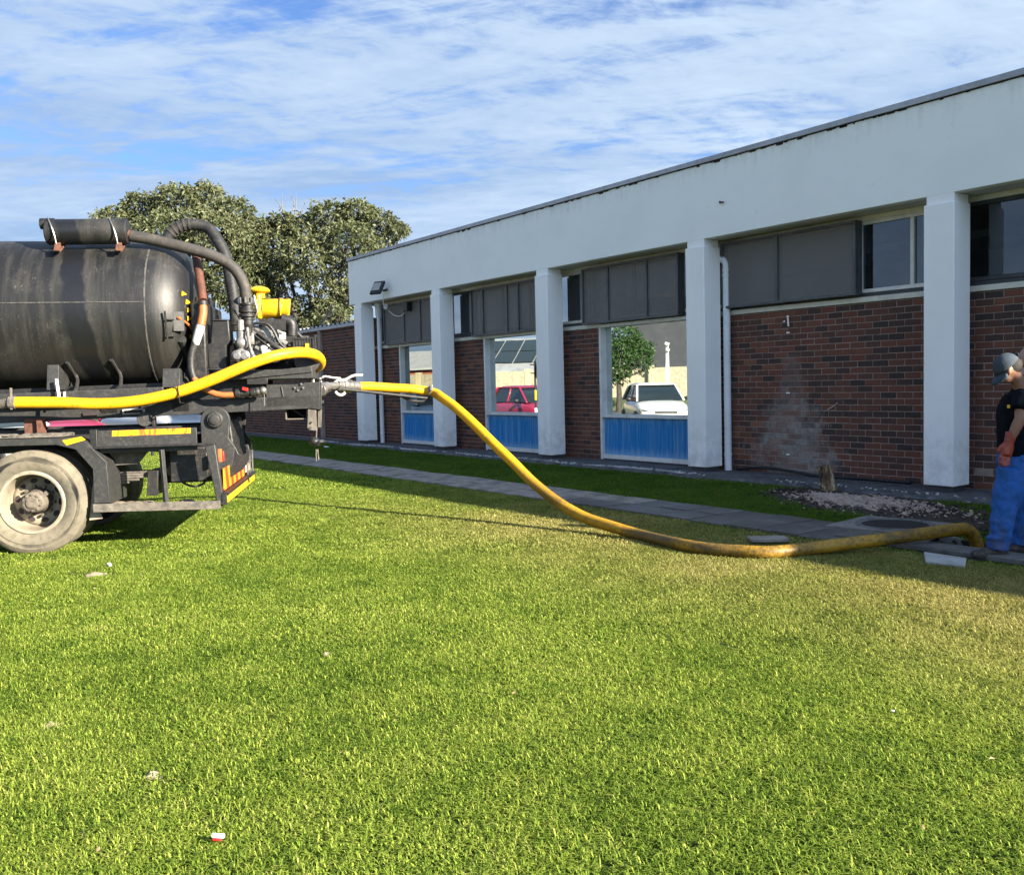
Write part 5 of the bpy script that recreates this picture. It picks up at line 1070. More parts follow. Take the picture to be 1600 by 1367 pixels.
def make_person(cap_mat):
    t = empty('person', PF, _yaw)
    # body: one continuous skin
    b = MB()
    b.etube([(0.076, -0, 0.705), (0.08, -0, 0.887), (0.094, -0, 1.12), (0.124, -0, 1.29), (0.129, -0, 1.352)], [(.085, .12), (.085, .115), (.10, .13), (.085, .14), (.05, .07)], E1, E2, 18)
    b.etube([(0.139, -0, 1.321), (0.107, -0, 1.404), (0.071, -0, 1.472)], [(.060, .062), (.056, .056), (.054, .056)], E1, E2, 14)          # neck
    b.ball((0.014, 0, 1.54), (.096, .076, .104), 18, 14, (0, -.55, 0))                                                    # skull
    b.ball((-0.012, -0, 1.479), (.062, .057, .074), 14, 10, (0, -.55, 0))                                                    # jaw
    b.ball((-0.035, -0, 1.469), (.020, .016, .026), 8, 6, (0, -.4, 0))                                                      # nose
    b.ball((0.001, -0, 1.432), (.030, .032, .022), 8, 6)                                                                    # chin
    b.ball((-0.019, -0, 1.446), (.018, .026, .013), 8, 6)                                                                  # lips
    b.ball((-0.019, -0.08, 1.509), (.020, .014, .034), 8, 6); b.ball((0.087, 0.078, 1.519), (.020, .012, .034), 8, 6)       # ears
    for w in (-1, 1):
        k = 0 if w < 0 else 1
        sh_, el, wr = [((0.051, -0.16, 1.299), (-0.005, -0.22, 1.131), (-0.079, -0.2, 0.955)), ((0.238, 0.17, 1.29), (0.273, 0.23, 1.081), (0.204, 0.2, 0.913))][k]
        b.etube([sh_, Vector(sh_).lerp(Vector(el), .5), el, Vector(el).lerp(Vector(wr), .3), wr], [(.062, .058), (.054, .05), (.043, .042), (.044, .041), (.030, .027)], E1, E2, 14)
        hp_, kn, an = [((0.017, -0.09, 0.699), (-0.053, -0.1, 0.398), (-0.102, -0.1, 0.088)), ((0.157, 0.09, 0.679), (0.191, 0.1, 0.365), (0.188, 0.12, 0.069))][k]
        b.etube([hp_, Vector(hp_).lerp(Vector(kn), .5), kn, Vector(kn).lerp(Vector(an), .35), an], [(.07, .065), (.062, .058), (.05, .05), (.05, .047), (.04, .038)], E1, E2, 14)
    blob(b, 'body', m_skin, t, .010, 4)
    # shirt
    b = MB()
    b.etube([(0.096, -0, 0.845), (0.08, 0, 0.939), (0.074, -0, 1.069), (0.083, -0, 1.198), (0.113, -0, 1.29), (0.134, -0, 1.357)], [(.135, .175), (.128, .165), (.125, .17), (.125, .18), (.105, .175), (.062, .075)], E1, E2, 20)
    for q0, q1 in (((0.057, -0.15, 1.314), (-0.003, -0.215, 1.201)), ((0.227, 0.15, 1.306), (0.266, 0.22, 1.172))):
        b.etube([q0, Vector(q0).lerp(Vector(q1), .5), q1], [(.078, .07), (.074, .066), (.070, .062)], E1, E2, 14)
    sh_ = blob(b, 'shirt', m_shirt, t, .011, 4); ts = bpy.data.textures.new('shirt_folds', 'CLOUDS'); ts.noise_scale = .09; ds = sh_.modifiers.new('folds', 'DISPLACE'); ds.texture = ts; ds.strength = .03; ds.mid_level = .5; ds.texture_coords = 'LOCAL'
    b = MB(); b.obox((-0.078, -0.185, 1.232), (.022, .004, .026)); b.build('shirt_badge', m_yellow, sh_)
    # trousers
    b = MB()
    b.etube([(0.096, -0, 0.855), (0.086, 0, 0.772), (0.082, -0, 0.668)], [(.135, .17), (.14, .175), (.13, .165)], E1, E2, 20)
    for P3, R3 in ((((0.015, -0.075, 0.713), (-0.028, -0.09, 0.535), (-0.063, -0.1, 0.383), (-0.093, -0.1, 0.218), (-0.118, -0.1, 0.083)), ((.118, .10), (.112, .098), (.098, .09), (.092, .085), (.088, .082))),
                   (((0.148, 0.075, 0.696), (0.179, 0.09, 0.509), (0.196, 0.1, 0.349), (0.198, 0.11, 0.188), (0.183, 0.12, 0.074)), ((.118, .10), (.11, .098), (.098, .09), (.092, .085), (.088, .082)))):
        b.etube(P3, R3, E1, E2, 18)
    for k, (q, w) in enumerate((((-0.108, -0.1, 0.135), .094), ((-0.118, -0.1, 0.177), .092), ((-0.078, -0.1, 0.321), .097), ((0.188, 0.12, 0.122), .094))):
        b.etube([Vector(q) + Vector((0, 0, .018)), q, Vector(q) - Vector((0, 0, .018))], [(w - .01, w - .016), (w, w - .006), (w - .01, w - .016)], E1, E2, 16)
    tr = blob(b, 'trousers', m_blue2, t, .011, 3)
    tx = bpy.data.textures.new('cloth_folds', 'CLOUDS'); tx.noise_scale = .10; tx.noise_depth = 2
    d = tr.modifiers.new('folds', 'DISPLACE'); d.texture = tx; d.strength = .055; d.mid_level = .5; d.texture_coords = 'LOCAL'
    # boots
    for q0, q1, q2, w in (((-0.092, -0.1, 0.062), (-0.215, -0.11, 0.046), (-0.333, -0.12, 0.04), 0), ((0.204, 0.12, 0.037), (0.127, 0.115, 0.013), (0.056, 0.11, -0.001), 1)):
        b = MB(); q0, q1, q2 = Vector(q0), Vector(q1), Vector(q2)
        q0.z = .055; q1.z = .052; q2.z = .045
        b.etube([q0 + Vector((.05, 0, .0)), q0, q1, q2 + Vector((.03, 0, 0)), q2], [(.045, .038), (.055, .046), (.050, .052), (.042, .050), (.025, .03)], (0, 0, 1), E2, 14)
        b.etube([q0 + Vector((0, 0, .10)), q0], [(.058, .05), (.055, .048)], E1, E2, 14)
        bo_ = blob(b, 'boot', m_boot, t, .009, 3)
        b = MB(); b.etube([q0 + Vector((.07, 0, -.045)), q1 + Vector((0, 0, -.043)), q2 + Vector((-.012, 0, -.034))], [(.012, .04), (.012, .054), (.012, .036)], (0, 0, 1), E2, 12); b.build('sole', m_rubber, bo_, 0, 60)
    # gloves: palm, four fingers, thumb
    for wr, tipv, w in (((-0.079, -0.2, 0.955), (-0.111, -0.205, 0.835), -1), ((0.204, 0.2, 0.913), (0.181, 0.205, 0.785), 1)):
        b = MB(); wr, pc = Vector(wr), Vector(tipv); d = (pc - wr).normalized(); s_ = Vector((1, 0, 0)); s_ = (s_ - d * s_.dot(d)).normalized(); nrm = d.cross(s_)
        b.etube([wr - d * .075, wr - d * .03, wr + d * .01, wr + d * .055, pc - d * .012], [(.045, .040), (.041, .036), (.040, .030), (.048, .028), (.047, .025)], s_, nrm, 16)
        for k, (o_, ln) in enumerate(((-.036, .072), (-.012, .085), (.012, .080), (.035, .062))):
            base = pc - d * .03 + s_ * o_; m1 = base + d * (.03 + ln * .45) + s_ * (o_ * .12) - Vector((.004 * k, .006, 0)); e_ = m1 + d * ln * .42 + Vector((0, .018 * -w * -1, 0)); e2_ = e_ + d * ln * .12 + Vector((0, .014, .004))
            b.etube([base, m1, e_, e2_], [(.0125, .0125), (.0118, .0118), (.0105, .0105), (.008, .008)], s_, nrm, 10)
        tb0 = wr + d * .03 - s_ * .035; tb1 = tb0 + d * .04 - s_ * .028; tb2 = tb1 + d * .035 - s_ * .006
        b.etube([tb0, tb1, tb2], [(.018, .017), (.0145, .0145), (.010, .010)], s_, nrm, 10)
        blob(b, 'glove', m_glove, t, .0055, 3)
    # hair and cap
    b = MB(); b.ball((0.032, -0, 1.55), (.094, .080, .088), 16, 12, (0, -.5, 0)); hc = b; hc.v = [v for v in hc.v]; hc.build('hair', m_hair, t, 0, 180)
    b = MB(); nu, nv = 28, 10; c_ = Vector((0.001, -0, 1.551)); Mx = Euler((0, -.72, 0)).to_matrix(); vs = []
    for j in range(nv + 1):
        th = PI * .50 * j / nv
        for i in range(nu):
            ph = 2 * PI * i / nu; sq = 1.0 if th < 1.2 else 1.02
            vs.append(c_ + Mx @ Vector((.108 * math.sin(th) * math.cos(ph) * sq, .088 * math.sin(th) * math.sin(ph) * sq, .104 * math.cos(th))))
    b.add(vs, [(j * nu + i, (j + 1) * nu + i, (j + 1) * nu + (i + 1) % nu, j * nu + (i + 1) % nu) for j in range(nv) for i in range(nu)])
    cp = b.build('cap', cap_mat, t, 0, 180)
    so = cp.modifiers.new('thick', 'SOLIDIFY'); so.thickness = .004
    b = MB(); vs = []; m_ = 14
    for r0 in (0, 1, 2, 3):
        for i in range(m_ + 1):
            ph = PI + (i / m_ - .5) * 2.1; ext = r0 / 3 * (.085 * math.cos((i / m_ - .5) * 2.1 * .8))
            vs.append(c_ + Mx @ Vector(((.109 + ext) * math.cos(ph), (.089 + ext * .25) * math.sin(ph), -.004 - .03 * (r0 / 3) ** 1.5 - .02 * abs(i / m_ - .5) * 2 * r0 / 3)))
    b.add(vs, [(r0 * (m_ + 1) + i, (r0 + 1) * (m_ + 1) + i, (r0 + 1) * (m_ + 1) + i + 1, r0 * (m_ + 1) + i + 1) for r0 in range(3) for i in range(m_)])
    br = b.build('cap_brim', cap_mat, t, 0, 180); so = br.modifiers.new('thick', 'SOLIDIFY'); so.thickness = .006
    b = MB(); b.tube([c_ + Mx @ Vector((.110 * math.cos(a), .090 * math.sin(a), -.012)) for a in (-.5, -.25, 0, .25, .5)], .009, 6); b.ball(c_ + Mx @ Vector((.11, -.02, .02)), (.014, .03, .022)); b.build('cap_strap', m_blackplastic, t, 0)
    return t
p1 = tag(make_person(m_cap), 'worker in black t-shirt, blue trousers, grey cap and red glove looking down at the pit', 'person', 'workers by the pit')
p2 = tag(copy_tree(p1), 'worker in a pinkish cap mostly hidden at the right edge behind the other man', 'person', 'workers by the pit')
for ch in p2.children:
    if ch.name.startswith('cap') and 'strap' not in ch.name:
        ch.data = ch.data.copy(); ch.data.materials[0] = m_cap2
_fw = Vector((-math.sin(_yaw), math.cos(_yaw), 0)); _rt = Vector((math.cos(_yaw), math.sin(_yaw), 0))
p2.location = Vector(PF) + _rt * .62 + _fw * .75; p2.scale = (1.045,) * 3

# ------------------------------------------------------------------ cars
def car_paint(name, c):
    m = MT(name); n_ = m.noise(3, 4, .6); m.base(m.mix(m.math('MULTIPLY', n_, .3), c, sc3(c, .8))).p(rough=.28, spec=.5, coat=.6); return m.m
m_carglass = MT('car_glass').base((0.015, 0.022, 0.024)).p(rough=.05, spec=.6).m
m_light = MT('lamp_glass').base((0.55, 0.57, 0.58)).p(rough=.1, spec=.6).m
def make_car(paint, label, loc, heading, group='parked cars'):
    t = tag(empty('parked_car', (loc[0], loc[1], 0), heading), label, 'car', group)
    # body by lofted cross-sections along x (front = +x); y half-width, z sill, z belt
    st = [(-1.98, .50, .38, .62), (-1.95, .66, .26, .80), (-1.80, .76, .22, .90), (-1.2, .81, .20, .92), (-.4, .825, .20, .92), (.5, .82, .20, .91), (.95, .81, .20, .90), (1.4, .80, .21, .83), (1.75, .76, .22, .74), (1.93, .68, .24, .66), (1.99, .54, .34, .56)]
    b = MB(); vs = []; n = 12
    for x, hw, z0, z1 in st:
        h = z1 - z0; r = [(-hw * .92, z0), (-hw, z0 + .12 * h), (-hw * 1.0, z0 + .5 * h), (-hw * .985, z0 + .78 * h), (-hw * .90, z0 + .96 * h), (-hw * .55, z1 + .015)]
        ring = r + [(-y, z) for y, z in reversed(r)]; vs += [(x, y, z) for y, z in ring]
    fs = [(i * n + k, i * n + (k + 1) % n, (i + 1) * n + (k + 1) % n, (i + 1) * n + k) for i in range(len(st) - 1) for k in range(n)] + [tuple(range(n - 1, -1, -1)), tuple(range((len(st) - 1) * n, len(st) * n))]
    b.add(vs, fs); body = b.build('body', paint, t, 0, 50); sb = body.modifiers.new('sub', 'SUBSURF'); sb.levels = sb.render_levels = 1
    # cabin: glass house then roof and pillars
    base = [(1.02, .70, .90), (-1.72, .70, .91)]; top = [(.28, .56, 1.37), (-1.30, .55, 1.38)]
    q = [(1.02, -.71, .89), (1.02, .71, .89), (-1.75, .72, .90), (-1.75, -.72, .90), (.26, -.57, 1.375), (.26, .57, 1.375), (-1.33, .56, 1.385), (-1.33, -.56, 1.385)]
    b = MB(); b.add(q, [(0, 1, 5, 4), (1, 2, 6, 5), (2, 3, 7, 6), (3, 0, 4, 7), (4, 5, 6, 7)]); b.build('windows', m_carglass, t, 0.03)
    b = MB(); b.add([(.30, -.58, 1.37), (.30, .58, 1.37), (-1.37, .57, 1.38), (-1.37, -.57, 1.38), (.18, -.50, 1.425), (.18, .50, 1.425), (-1.2, .49, 1.435), (-1.2, -.49, 1.435), (-.5, -.52, 1.45), (-.5, .52, 1.45)],
                     [(0, 1, 5, 4), (1, 2, 6, 9, 5), (2, 3, 7, 6), (3, 0, 4, 8, 7), (4, 5, 9, 8), (8, 9, 6, 7)]); b.build('roof', paint, t, .02)
    b = MB()
    for s_ in (-1, 1):
        b.bar((1.04, s_ * .72, .89), (.26, s_ * .585, 1.385), .06, .05); b.bar((-1.77, s_ * .73, .90), (-1.35, s_ * .575, 1.39), .12, .07); b.bar((-.40, s_ * .735, .90), (-.42, s_ * .58, 1.385), .07, .03)
        b.bar((.28, s_ * .58, 1.38), (-1.34, s_ * .57, 1.39), .05, .04)
    b.build('pillar', paint, t, .01)
    for s_ in (-1, 1):
        b = MB(); b.prism([(1.62, s_ * .77, .70), (1.88, s_ * .70, .65), (1.95, s_ * .60, .60), (1.985, s_ * .42, .585), (1.94, s_ * .42, .52), (1.80, s_ * .72, .55)], (.012, s_ * .014, .012)); b.build('headlight', m_light, t, .006)
        b = MB(); b.box((-2.0, s_ * .48, .64), (-1.93, s_ * .68, .84)); b.build('tail_light', m_redplastic, t, .01)
        b = MB(); b.ball((.72, s_ * .92, .95), (.06, .10, .07)); b.build('mirror', m_blackplastic, t, 0)
    b = MB(); b.box((1.955, -.34, .52), (2.0, .34, .60)); b.box((1.97, -.55, .30), (2.01, .55, .40)); b.build('grille', m_blackplastic, t, .01)
    b = MB(); b.box((1.97, -.6, .41), (2.03, .6, .48)); b.build('bumper', paint, t, .02)
    for x in (-1.22, 1.25):
        for s_ in (-1, 1):
            b = MB(); b.lathe([(-.09, .19), (-.10, .26), (-.07, .305), (.07, .305), (.095, .26), (.085, .19)], (x, s_ * .76, .30), (0, 1, 0), 28); w_ = b.build('tyre', m_rubber, t, 0)
            b = MB(); b.lathe([(.085, .195), (.06, .15), (.075, .06), (.07, 0)], (x, s_ * .76, .30), (0, s_, 0), 20); b.build('rim', m_alu, w_, 0)
    b = MB(); b.box((.2, -.4, .97), (.28, -.15, 1.12)); b.build('sun_disc_card', MT('green_card').base((.05, .5, .38)).p(rough=.5).m, t)
    return t
CARW = (-21.448, 2.161, 0.597)
make_car(car_paint('white_car_paint', (.55, .55, .53)), 'white hatchback seen mirrored in the window nearest the middle', CARW, .60)
make_car(car_paint('red_car_paint', (.27, .015, .05)), 'dark red hatchback parked beyond the truck, seen under its tank', (-25.3, 4.15), .16)
make_car(car_paint('grey_car_paint', (.40, .43, .46)), 'pale silver car parked behind the truck, right of the red car', (-27.0, 7.1), .3)

# ------------------------------------------------------------------ trees beyond the truck and opposite
def leaf_material(name, cs):
    m = MT(name); t = m.attr('tint'); c = m.ramp(t, [(k / (len(cs) - 1), q) for k, q in enumerate(cs)])
    n_ = m.noise(.8, 3, .5, m.pos()); c = m.mix(m.math('MULTIPLY', m.step(n_, .4, .7), .35), c, sc3(cs[1], 1.3)); m.base(c).p(rough=.55, spec=.35)
    tl = m.n('ShaderNodeBsdfTranslucent'); m.l(c, tl.inputs[0]); mx = m.n('ShaderNodeMixShader'); mx.inputs[0].default_value = .25
    m.l(m.b.outputs[0], mx.inputs[1]); m.l(tl.outputs[0], mx.inputs[2]); m.l(mx.outputs[0], m.out.inputs[0]); return m.m
m_bark = M('bark', (0.045, 0.039, 0.033), (0.026, 0.022, 0.019), 9, .9, bump=.8, bscale=20)
m_olive = leaf_material('olive_leaves', [(.042, .051, .022), (.082, .096, .040), (.125, .134, .060), (.18, .17, .095)])
m_green = leaf_material('green_leaves', [(.012, .03, .007), (.025, .06, .013), (.045, .09, .022), (.075, .12, .038)])
def foliage(clumps, leaf, per, flat=.75, shell=.55):
    V, T_ = [], []
    for (cx, cy, cz, r, dens) in clumps:
        n = int(per * dens * (r / 1.0) ** 2); ct = rng.normal(0, .10)
        for _ in range(n):
            d = rng.normal(size=3); d /= np.linalg.norm(d); rad = r * (shell + (1 - shell) * rng.random() ** .6) * (1 + rng.normal(0, .10))
            if d[2] < -.3 and rng.random() < .5: continue
            o = np.array((cx, cy, cz)) + d * rad * np.array((1, 1, flat)); tone = .42 + ct + rng.normal(0, .14)
            up = d * .7 + np.array((0, 0, .6)) + rng.normal(0, .35, 3)
            for k in range(rng.integers(4, 7)):
                a = rng.normal(size=3) + up * .9; a /= np.linalg.norm(a); s_ = np.cross(a, rng.normal(size=3)); s_ /= np.linalg.norm(s_)
                L_ = leaf * rng.uniform(.7, 1.35); w = L_ * .19
                dr = np.array((0, 0, -.25 * L_))
                V += [o, o + a * L_ * .45 + s_ * w, o + a * L_ + dr, o + a * L_ * .45 - s_ * w]; T_.append(tone + rng.normal(0, .12))
    V = np.array(V); F_ = np.arange(len(V)).reshape(-1, 4); return V, F_, np.clip(T_, 0, 1)
def make_tree(label, base, clumps, limbs, leafm, leaf=.20, per=330, trunk_r=.3, group=None, flat=.75):
    t = tag(empty('tree', base), label, 'tree', group); B = Vector(base)
    b = MB(); top = Vector((0, 0, 2.2)) if not limbs else Vector((0, 0, limbs))
    b.tube(smooth_path([(0, 0, -.1), (.05, 0, top.z * .5), top], 5), [trunk_r * (1.25 - .05 * k) for k in range(11)], 12); b.build('trunk', m_bark, t, 0)
    b = MB()
    for (cx, cy, cz, r, dn) in clumps:
        e_ = Vector((cx, cy, cz)) - B; mid = top.lerp(e_, .5) + Vector((rng.normal(0, .35), rng.normal(0, .35), -.25)); P_ = smooth_path([top, mid, e_], 5); R0 = trunk_r * .30
        b.tube(P_, [R0 * (1 - .8 * k / (len(P_) - 1)) + .012 for k in range(len(P_))], 7)
        for _ in range(7):
            d = Vector(rng.normal(size=3)).normalized(); q = e_ + Vector((d.x, d.y, d.z * flat)) * r * rng.uniform(.7, 1.0); b.tube(smooth_path([mid.lerp(e_, rng.uniform(.4, 1)), e_.lerp(q, .5) + Vector((0, 0, -.1)), q], 3), [.04, .035, .03, .022, .016, .012, .009], 5)
    b.build('branches', m_bark, t, 0)
    V, F_, T_ = foliage(clumps, leaf, per, flat); me = bpy.data.meshes.new('crown'); me.from_pydata((V - np.array(base)).tolist(), [], F_.tolist()); me.materials.append(leafm)
    at = me.attributes.new('tint', 'FLOAT', 'FACE'); at.data.foreach_set('value', T_.astype(np.float32)); o = bpy.data.objects.new('crown', me); COL.objects.link(o); o.parent = t
    return t
KD = 36.0; PXM = KD / 1456
def kc(lst, dep): return [tuple(p_) + (r * PXM, dn) for (p_, r, dn) in lst]
cl1 = [((-38.023, 8.672, 7.962), 32, 1), ((-37.863, 9.759, 8.513), 38, 1), ((-36.629, 10.629, 8.678), 36, 1), ((-36.557, 11.763, 9.015), 28, 1.1), ((-35.408, 12.343, 8.218), 34, 1), ((-35.92, 9.901, 7.223), 50, .9), ((-34.882, 11.358, 7.345), 50, 1), ((-35.212, 12.617, 6.88), 40, .9), ((-35.144, 11.852, 5.625), 48, .9), ((-35.161, 12.69, 4.811), 40, .8), ((-36.492, 10.822, 5.718), 48, .6), ((-37.531, 9.362, 6.732), 48, .7)]
cl2 = [((-35.496, 13.942, 7.375), 36, .8), ((-35.852, 13.442, 7.762), 30, .8), ((-35.948, 13.308, 6.77), 34, .8), ((-35.901, 13.374, 5.645), 36, .8), ((-35.265, 14.266, 7.937), 26, .8), ((-34.906, 14.77, 7.674), 34, 1), ((-34.212, 15.746, 8.143), 34, 1), ((-33.537, 16.693, 8.364), 28, 1.1), ((-33.051, 17.374, 7.848), 30, 1.1), ((-32.648, 17.941, 7.583), 20, 1.1), ((-32.837, 15.951, 7.026), 44, 1), ((-33.772, 14.639, 6.458), 48, .9), ((-33.099, 17.308, 6.854), 30, .9), ((-34.975, 13.812, 5.941), 40, .8), ((-33.977, 15.213, 5.357), 30, .65), ((-33.85, 16.253, 5.786), 34, .8), ((-35.627, 13.759, 4.807), 36, .7), ((-34.927, 14.742, 4.678), 28, .7), ((-34.935, 16.454, 4.906), 24, .6), ((-35.399, 15.802, 4.28), 30, .7), ((-35.636, 17.193, 4.325), 24, .6), ((-36.16, 14.734, 3.924), 30, .6), ((-33.78, 15.49, 4.409), 30, .8), ((-33.718, 16.439, 5.055), 26, .8), ((-34.371, 14.66, 3.813), 28, .8), ((-33.818, 16.298, 3.678), 26, .8), ((-34.334, 15.574, 3.573), 26, .8)]
B1_, B2_ = (-36.616, 10.647, 0.818), (-34.467, 15.387, 0.67)
t1 = make_tree('broad olive-green tree behind the tank, nearer the left', (B1_[0], B1_[1], 0), kc(cl1, 36), 2.6, m_olive, .155, 800, .34, 'trees beyond the truck')
t2 = make_tree('spreading olive-green tree behind the yellow filter, beside the white fascia', (B2_[0], B2_[1], 0), kc(cl2, 37), 2.6, m_olive, .155, 800, .34, 'trees beyond the truck')
b = MB()
for q0, q1 in (((-35.095, 14.506, 7.732), (-35.224, 14.325, 9.175)), ((-35.046, 14.575, 7.978), (-34.917, 14.755, 9.212)), ((-35.142, 14.439, 8.23), (-35.416, 14.055, 9.035)), ((-34.991, 14.651, 8.472), (-35.105, 14.491, 9.269)), ((-34.973, 14.677, 7.975), (-34.691, 15.073, 8.906)), ((-35.089, 14.513, 7.98), (-35.307, 14.208, 8.683)), ((-34.83, 14.878, 7.845), (-34.376, 15.515, 8.646))):
    q0, q1 = Vector(q0), Vector(q1); b.tube(smooth_path([q0, q0.lerp(q1, .5) + Vector((rng.normal(0, .12), rng.normal(0, .12), 0)), q1], 4), [.026, .024, .022, .02, .018, .015, .012, .010, .007], 5)
b.v = [tuple(Vector(v) - Vector((B2_[0], B2_[1], 0))) for v in b.v]; b.build('bare_twigs', M('dead_wood', (.15, .135, .11), (.10, .09, .075), 9, .9), t2, 0)

# what the windows mirror: block wall, houses, hall, tree, sign and light pole across the car park
wallp = tag(empty('block_wall', (-44, -14.2, 0), math.atan2(-8, 14.2)), 'cream concrete block boundary wall across the car park, mirrored in the windows', 'wall')
m_block = M('cream_block', (0.40, 0.335, 0.20), (0.33, 0.28, 0.165), 1.2, .9, bump=.3, dirt=(.24, .2, .14), damt=.3)
b = MB(); b.box((-22, .012, 0), (24, .2, 2.28)); b.build('wall_core', M('block_joint', (.30, .26, .18), None, 5, .95), wallp, 0, 0)
b = MB()
for j in range(11):
    for i in range(104):
        x = -22 + (i + (.5 if j % 2 else 0)) * .44; b.box((x + .006, 0, .02 + j * .205), (x + .434, .01, .02 + j * .205 + .195), .5)
b.v = [(x, y + .0, z) for x, y, z in b.v]; tag(b.build('blocks', m_block, wallp, 0, 0), kind='stuff')
for x in (-20, -12, -4, 4, 12, 20):
    b = MB(); b.box((x - .2, -.06, 0), (x + .2, .26, 2.42)); b.build('pier', m_block, wallp, .01)
    bpy.context.view_layer.update
def house(label, loc, rz, w, d, h, rise, wallm, roofm, solar=False, name='house'):
    t = tag(empty(name, loc, rz), label, 'house'); b = MB(); b.prism([(-w / 2, -d / 2, 0), (w / 2, -d / 2, 0), (w / 2, -d / 2, h), (0, -d / 2, h + rise), (-w / 2, -d / 2, h)], (0, d, 0)); b.build('wall', wallm, t, 0)
    b = MB()
    for s_ in (-1, 1):
        q = [(s_ * (w / 2 + .35), -d / 2 - .3, h - rise * .7 / w), (0, -d / 2 - .3, h + rise + .05), (0, d / 2 + .3, h + rise + .05), (s_ * (w / 2 + .35), d / 2 + .3, h - rise * .7 / w)]; b.prism(q, (0, 0, .12))
    rf = b.build('roof', roofm, t, 0)
    for x in (-w * .25, w * .2):
        b = MB(); b.box((x - .5, -d / 2 - .03, 1.0), (x + .5, -d / 2 + .05, 2.1)); b.build('window', m_carglass, t, .01)
    if solar:
        for i in range(4):
            for j in range(2):
                y = -d / 2 + .6 + i * 1.5; f0, f1 = .12 + j * .4, .12 + j * .4 + .36
                a_ = lambda f, yy: (w / 2 * (1 - f), yy, h + rise * f + .25)
                b = MB(); b.prism([a_(f0, y), a_(f1, y), a_(f1, y + 1.4), a_(f0, y + 1.4)], (0, 0, .04)); b.build('solar_panel', m_carglass, rf, 0)
    return t
m_plaster = M('cream_plaster', (.50, .46, .37), (.44, .40, .32), 1.5, .9)
m_roofgrey = M('grey_roof', (.20, .205, .21), (.15, .155, .16), 2, .8)
m_roofpale = M('pale_roof', (.34, .34, .33), (.28, .28, .27), 2, .8)
m_redbrick = M('red_brick_plain', (.30, .10, .06), (.24, .08, .05), 3, .9)
m_hall = M('dark_hall_sheet', (.028, .030, .034), (.036, .038, .042), 1, .6)
R1 = (-56.561, -17.716, 2.462); house('cream gabled house with solar panels, mirrored in the second window', (R1[0], R1[1], 0), .9, 9, 9, 2.5, 2.2, m_plaster, m_roofgrey, True)
R2 = (-59.408, -11.695, 2.601); house('red brick house mirrored in the farthest window', (R2[0], R2[1], 0), 1.1, 9, 8, 2.7, 1.2, m_redbrick, m_roofpale)
R3 = (-57.527, -30.902, 3.403); house('low house with pale roof beside the dark hall, mirrored in the third window', (R3[0], R3[1], 0), .6, 14, 10, 2.8, 1.7, m_plaster, m_roofpale)
R4 = (-52.342, -31.952, 4.226); t = tag(empty('dark_hall', (R4[0], R4[1], 0), math.atan2(-8, 14.2)), 'tall dark industrial hall behind the block wall, mirrored in the third window', 'building')
b = MB(); b.box((-3.2, -6, 0), (8, 6, 7.6)); b.build('wall', m_hall, t, .05); b = MB(); b.box((-3.4, -6.2, 7.6), (8.2, 6.2, 7.9)); b.build('roof', m_roofgrey, t, .03)
R5 = (-37.711, -14.68, 3.276); t = tag(empty('light_pole', (R5[0], R5[1], 0)), 'white pole with two security lamps in front of the dark hall, mirrored in a window', 'lamp post')
b = MB(); b.tube([(0, 0, 0), (0, 0, 3.6)], .09, 12); b.build('pole', m_white, t, 0); b = MB(); b.obox((.1, .1, 3.55), (.5, .25, .16), (.3, 0, .8)); b.obox((.15, .1, 3.2), (.4, .2, .14), (.3, 0, .8)); b.build('lamp_head', m_whitem, t, .02)
R6 = (-22.838, 5.83, 1.493); t = tag(empty('sign_post', (R6[0], R6[1], 0)), 'round road sign on a banded pole, seen from behind mirrored in the second window', 'road sign')
b = MB(); b.tube([(0, 0, 0), (0, 0, 2.15)], .035, 10); b.build('pole', m_blackm, t, 0); b = MB(); b.tube([(0, 0, 1.0), (0, 0, 1.3)], .037, 10); b.build('yellow_band', m_yellow, t, 0); b = MB(); b.tube([(0, 0, .4), (0, 0, .75)], .037, 10); b.build('white_band', m_white, t, 0)
b = MB(); b.lathe([(-.004, 0), (-.004, .30), (.004, .30), (.004, 0)], (0, -.05, 1.95), (.55, -.83, 0), 32); b.build('disc', M('sign_back', (.32, .32, .33), (.26, .26, .27), 5, .5, .5), t, 0)
b = MB(); b.bar((-.25, .0, 2.08), (.25, .0, 2.08), .03, .03); b.bar((-.25, .0, 1.82), (.25, .0, 1.82), .03, .03); b.build('cross_bar', m_blackm, t, 0)
R7 = (-34.352, -7.945, 2.766); cz = R7[2]
make_tree('bright green bushy tree across the car park, mirrored in the third window', (R7[0], R7[1], 0), [(R7[0] + dx, R7[1] + dy, cz + dz, r, 1) for dx, dy, dz, r in ((0, 0, .2, 1.1), (.6, -.7, -.2, .9), (-.5, .6, -.3, 1.0), (.3, -.3, .9, .8), (0, .2, -.9, .8), (.8, -.9, .3, .6))], 1.6, m_green, .16, 420, .14)
b = MB(); n = 24; vs = []
for i in range(n + 1):
    x = -24 + 50 * i / n; vs += [(x, .02, .55), (x, 4.5, .5), (x, 7.5, .008)]
b.add(vs, [(3 * i + k, 3 * i + 3 + k, 3 * i + 4 + k, 3 * i + 1 + k) for i in range(n) for k in range(2)])
bk = b.build('grass_bank', M('bank_grass', (.06, .095, .02), (.12, .12, .045), 6, .95, bump=.6), None, 0, 40); bk.location = wallp.location; bk.rotation_euler = wallp.rotation_euler; tag(bk, kind='structure')

